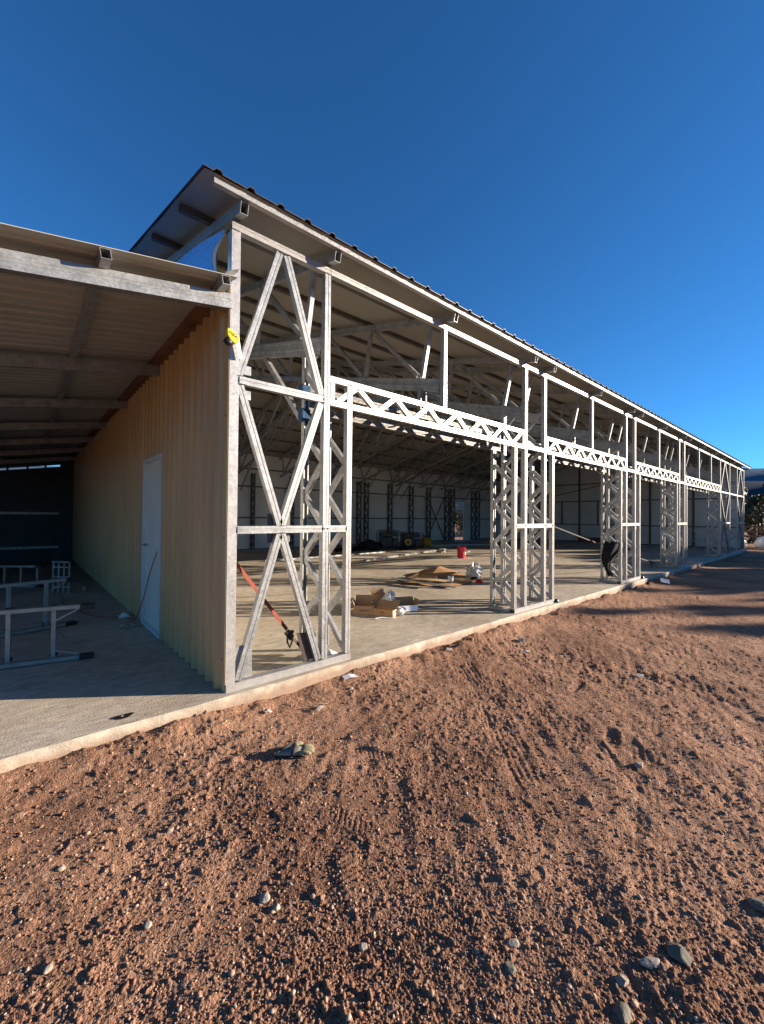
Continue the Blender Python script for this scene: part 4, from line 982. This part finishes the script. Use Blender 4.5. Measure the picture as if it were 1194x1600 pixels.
for k,(x,y,l,a,lab) in enumerate([(.46,.92,.16,.5,'thin dark stick on slab seen through first crossed braces'),(-.43,.40,.09,-.2,'tiny pale sliver on the sunlit slab corner'),(8.3,2.2,.10,0.2,'short dark bit on slab through second opening')]):
    b=MB(); b.rod([(x-l/2*math.cos(a),y-l/2*math.sin(a),.008),(x+l/2*math.cos(a),y+l/2*math.sin(a),.010)],.006,5); tag(b.build('stick','wood' if k==1 else 'strap_dark'),lab,'stick')
tag(crumple((1.05,.22,0),.16,.07,'foil_back','plastic_scrap',41,k=7),'pale crumpled plastic at the foot of first pillar','scrap')

# ------------------------------------------------------------ trees
def tree(name,x,y,h,cr,label,n=5000,m='leaf',seed=1,z0=None,lean=0,low=.25,ls=.10,group=None,clumps=26):
    rg=np.random.default_rng(seed); rr_=random.Random(seed); z0=-.2 if z0 is None else z0
    root=thing(name,label,'tree' if h>2.2 else 'bush',(x,y,z0),group); b=MB()
    tops=[]
    b.rod([(x,y,z0),(x+.08*h*.2,y,z0+h*.18),(x+lean*.4,y+.05*h,z0+h*.42),(x+lean,y+.02*h,z0+h*.72)],[h*.035,h*.028,h*.018,h*.007],8)
    for i in range(11):
        a=rr_.uniform(0,6.28); q=rr_.uniform(.12,.6); s=Vector((x+lean*q,y+.04*h*q,z0+h*q)); e=s+Vector((math.cos(a)*cr*rr_.uniform(.5,.9),math.sin(a)*cr*rr_.uniform(.5,.9),h*rr_.uniform(.1,.36)))
        mid=s.lerp(e,.5)+Vector((0,0,h*.04)); b.rod([s,mid,e],[h*.014,h*.009,h*.003],5); tops.append(e); tops.append(mid)
    b.build('trunk','bark',root,smooth=True)
    cen=[np.array(t) for t in tops]+[np.array((x+lean*.7+rr_.gauss(0,cr*.45),y+rr_.gauss(0,cr*.45),z0+h*rr_.uniform(low,.95))) for _ in range(clumps)]
    cen=np.array(cen); rad=rg.uniform(.16,.36,len(cen))*cr; w_=rg.choice(len(cen),n,p=rad**2/(rad**2).sum())
    d=rg.normal(size=(n,3)); d/=np.linalg.norm(d,axis=1)[:,None]; p=cen[w_]+d*(rad[w_]*rg.uniform(.25,1.05,n)**.6)[:,None]*np.array([1,1,.75])
    u=rg.normal(size=(n,3)); u/=np.linalg.norm(u,axis=1)[:,None]; v=np.cross(u,rg.normal(size=(n,3))); v/=np.linalg.norm(v,axis=1)[:,None]
    s=ls*rg.uniform(.6,1.4,n)[:,None]; Q=np.stack([p-u*s,p-v*s*.5,p+u*s,p+v*s*.5],1)-np.array((x,y,z0))
    me=bpy.data.meshes.new('crown'); V=Q.reshape(-1,3); me.vertices.add(len(V)); me.vertices.foreach_set('co',V.ravel()); me.loops.add(len(V)); me.loops.foreach_set('vertex_index',np.arange(len(V),dtype=np.int32))
    me.polygons.add(n); me.polygons.foreach_set('loop_start',np.arange(0,4*n,4,dtype=np.int32)); me.polygons.foreach_set('loop_total',np.full(n,4,np.int32))
    me.materials.append(M[m]); me.materials.append(M['leaf_dry']); me.polygons.foreach_set('material_index',(rg.random(n)<.2).astype(np.int32)); me.update()
    o=bpy.data.objects.new('crown',me); C.objects.link(o); o.parent=root
    return root
tree('broad_tree',31,3.6,3.9,2.4,'olive green bushy tree just beyond the far corner of shed',20000,seed=2,low=.08,ls=.10)
tree('broad_tree',37,2.6,3.7,2.6,'pale olive tree at right edge behind the bushy tree',18000,seed=3,low=.08,ls=.11)
tree('broad_tree',44,7.5,4.8,3.2,'darker tree behind and between the other right side trees',14000,seed=4,low=.08,ls=.14)
tree('broad_tree',30,15.5,3.6,2.4,'yellow green bush seen through back doorway',7000,seed=5,low=.05,m='leaf_dry',ls=.09)
tree('shrub',27.5,18.5,2.6,2.0,'low dry shrub behind the back doorway',5000,seed=6,low=.02,m='leaf_dry',ls=.08)
# neighbouring trees beyond the right edge that shade the far end of the yard
SH=[(26.0,-9.9,4.3,1.8),(29.0,-9.3,4.4,2.0),(32.4,-9.4,5.3,2.2),(36.4,-9.6,5.8,2.4),(25.6,-12.2,4.8,1.8),(26.6,-14.8,5.0,1.8),(40,-10.5,6.2,2.6)]
wh=['nearest','second','third','fourth','fifth','sixth','last']
for i,(x,y,h,cr) in enumerate(SH):
    tree('broad_tree',x,y,h,cr,'round leafy tree %s in the clump east of the yard'%wh[i],9000,seed=20+i,low=.05,ls=.15,group='trees shading the yard from the east')
for i,(x,y,h,lab) in enumerate([(27.4,-17.6,6.9,'nearest'),(28.0,-16.3,6.9,'shortest'),(30.6,-16.4,7.0,'middle'),(29.6,-18.2,7.0,'leaning'),(33.0,-17.2,7.0,'farthest')]):
    tree('slender_tree',x,y,h,.65,'%s slender tree beyond the clump east of the yard'%lab,8000,seed=40+i,low=.15,ls=.12,group='slender trees throwing long stripes')
# rail fence and white things at right
fn=thing('rail_fence','dark timber rail fence under the trees beyond the shed','fence',(32,.5,-.2))
for i in range(7):
    b=MB(); y=-1+1.5*i; b.box((33.0,y,-.3),(33.12,y+.12,1.15)); b.build('post','bark',fn)
for z in (.35,.65,.95):
    b=MB(); b.box((32.95,-1,z),(32.99,8.2,z+.12)); b.build('rail','bark',fn)
def rock_big(x,y,r,sc,label,name,m,cat,seed):
    rg=np.random.default_rng(seed); v=V2.copy()
    for _ in range(9):
        n=rg.normal(size=3); n/=np.linalg.norm(n); s=v@n; v-=np.outer(np.clip(s-rg.uniform(.7,.92),0,None),n)
    v=v*np.array(sc)*r+np.array((x,y,-.15+r*sc[2]*.8)); b=MB(); b.add(v.tolist(),F2); tag(b.build(name,m,origin=(x,y,-.15)),label,cat)
rock_big(30.3,-.05,.40,(1.1,1.1,.95),'large white wrapped bundle at right edge beneath the trees','white_bundle','white','bundle',60)
rock_big(31.6,1.02,.26,(1,1,1.0),'small white rounded drum just beyond far corner of shed','white_drum','white','drum',61)
rock_big(30.4,.75,.10,(1,1,1.0),'tiny white lump between the drum and large bundle','white_lump','white','lump',62)
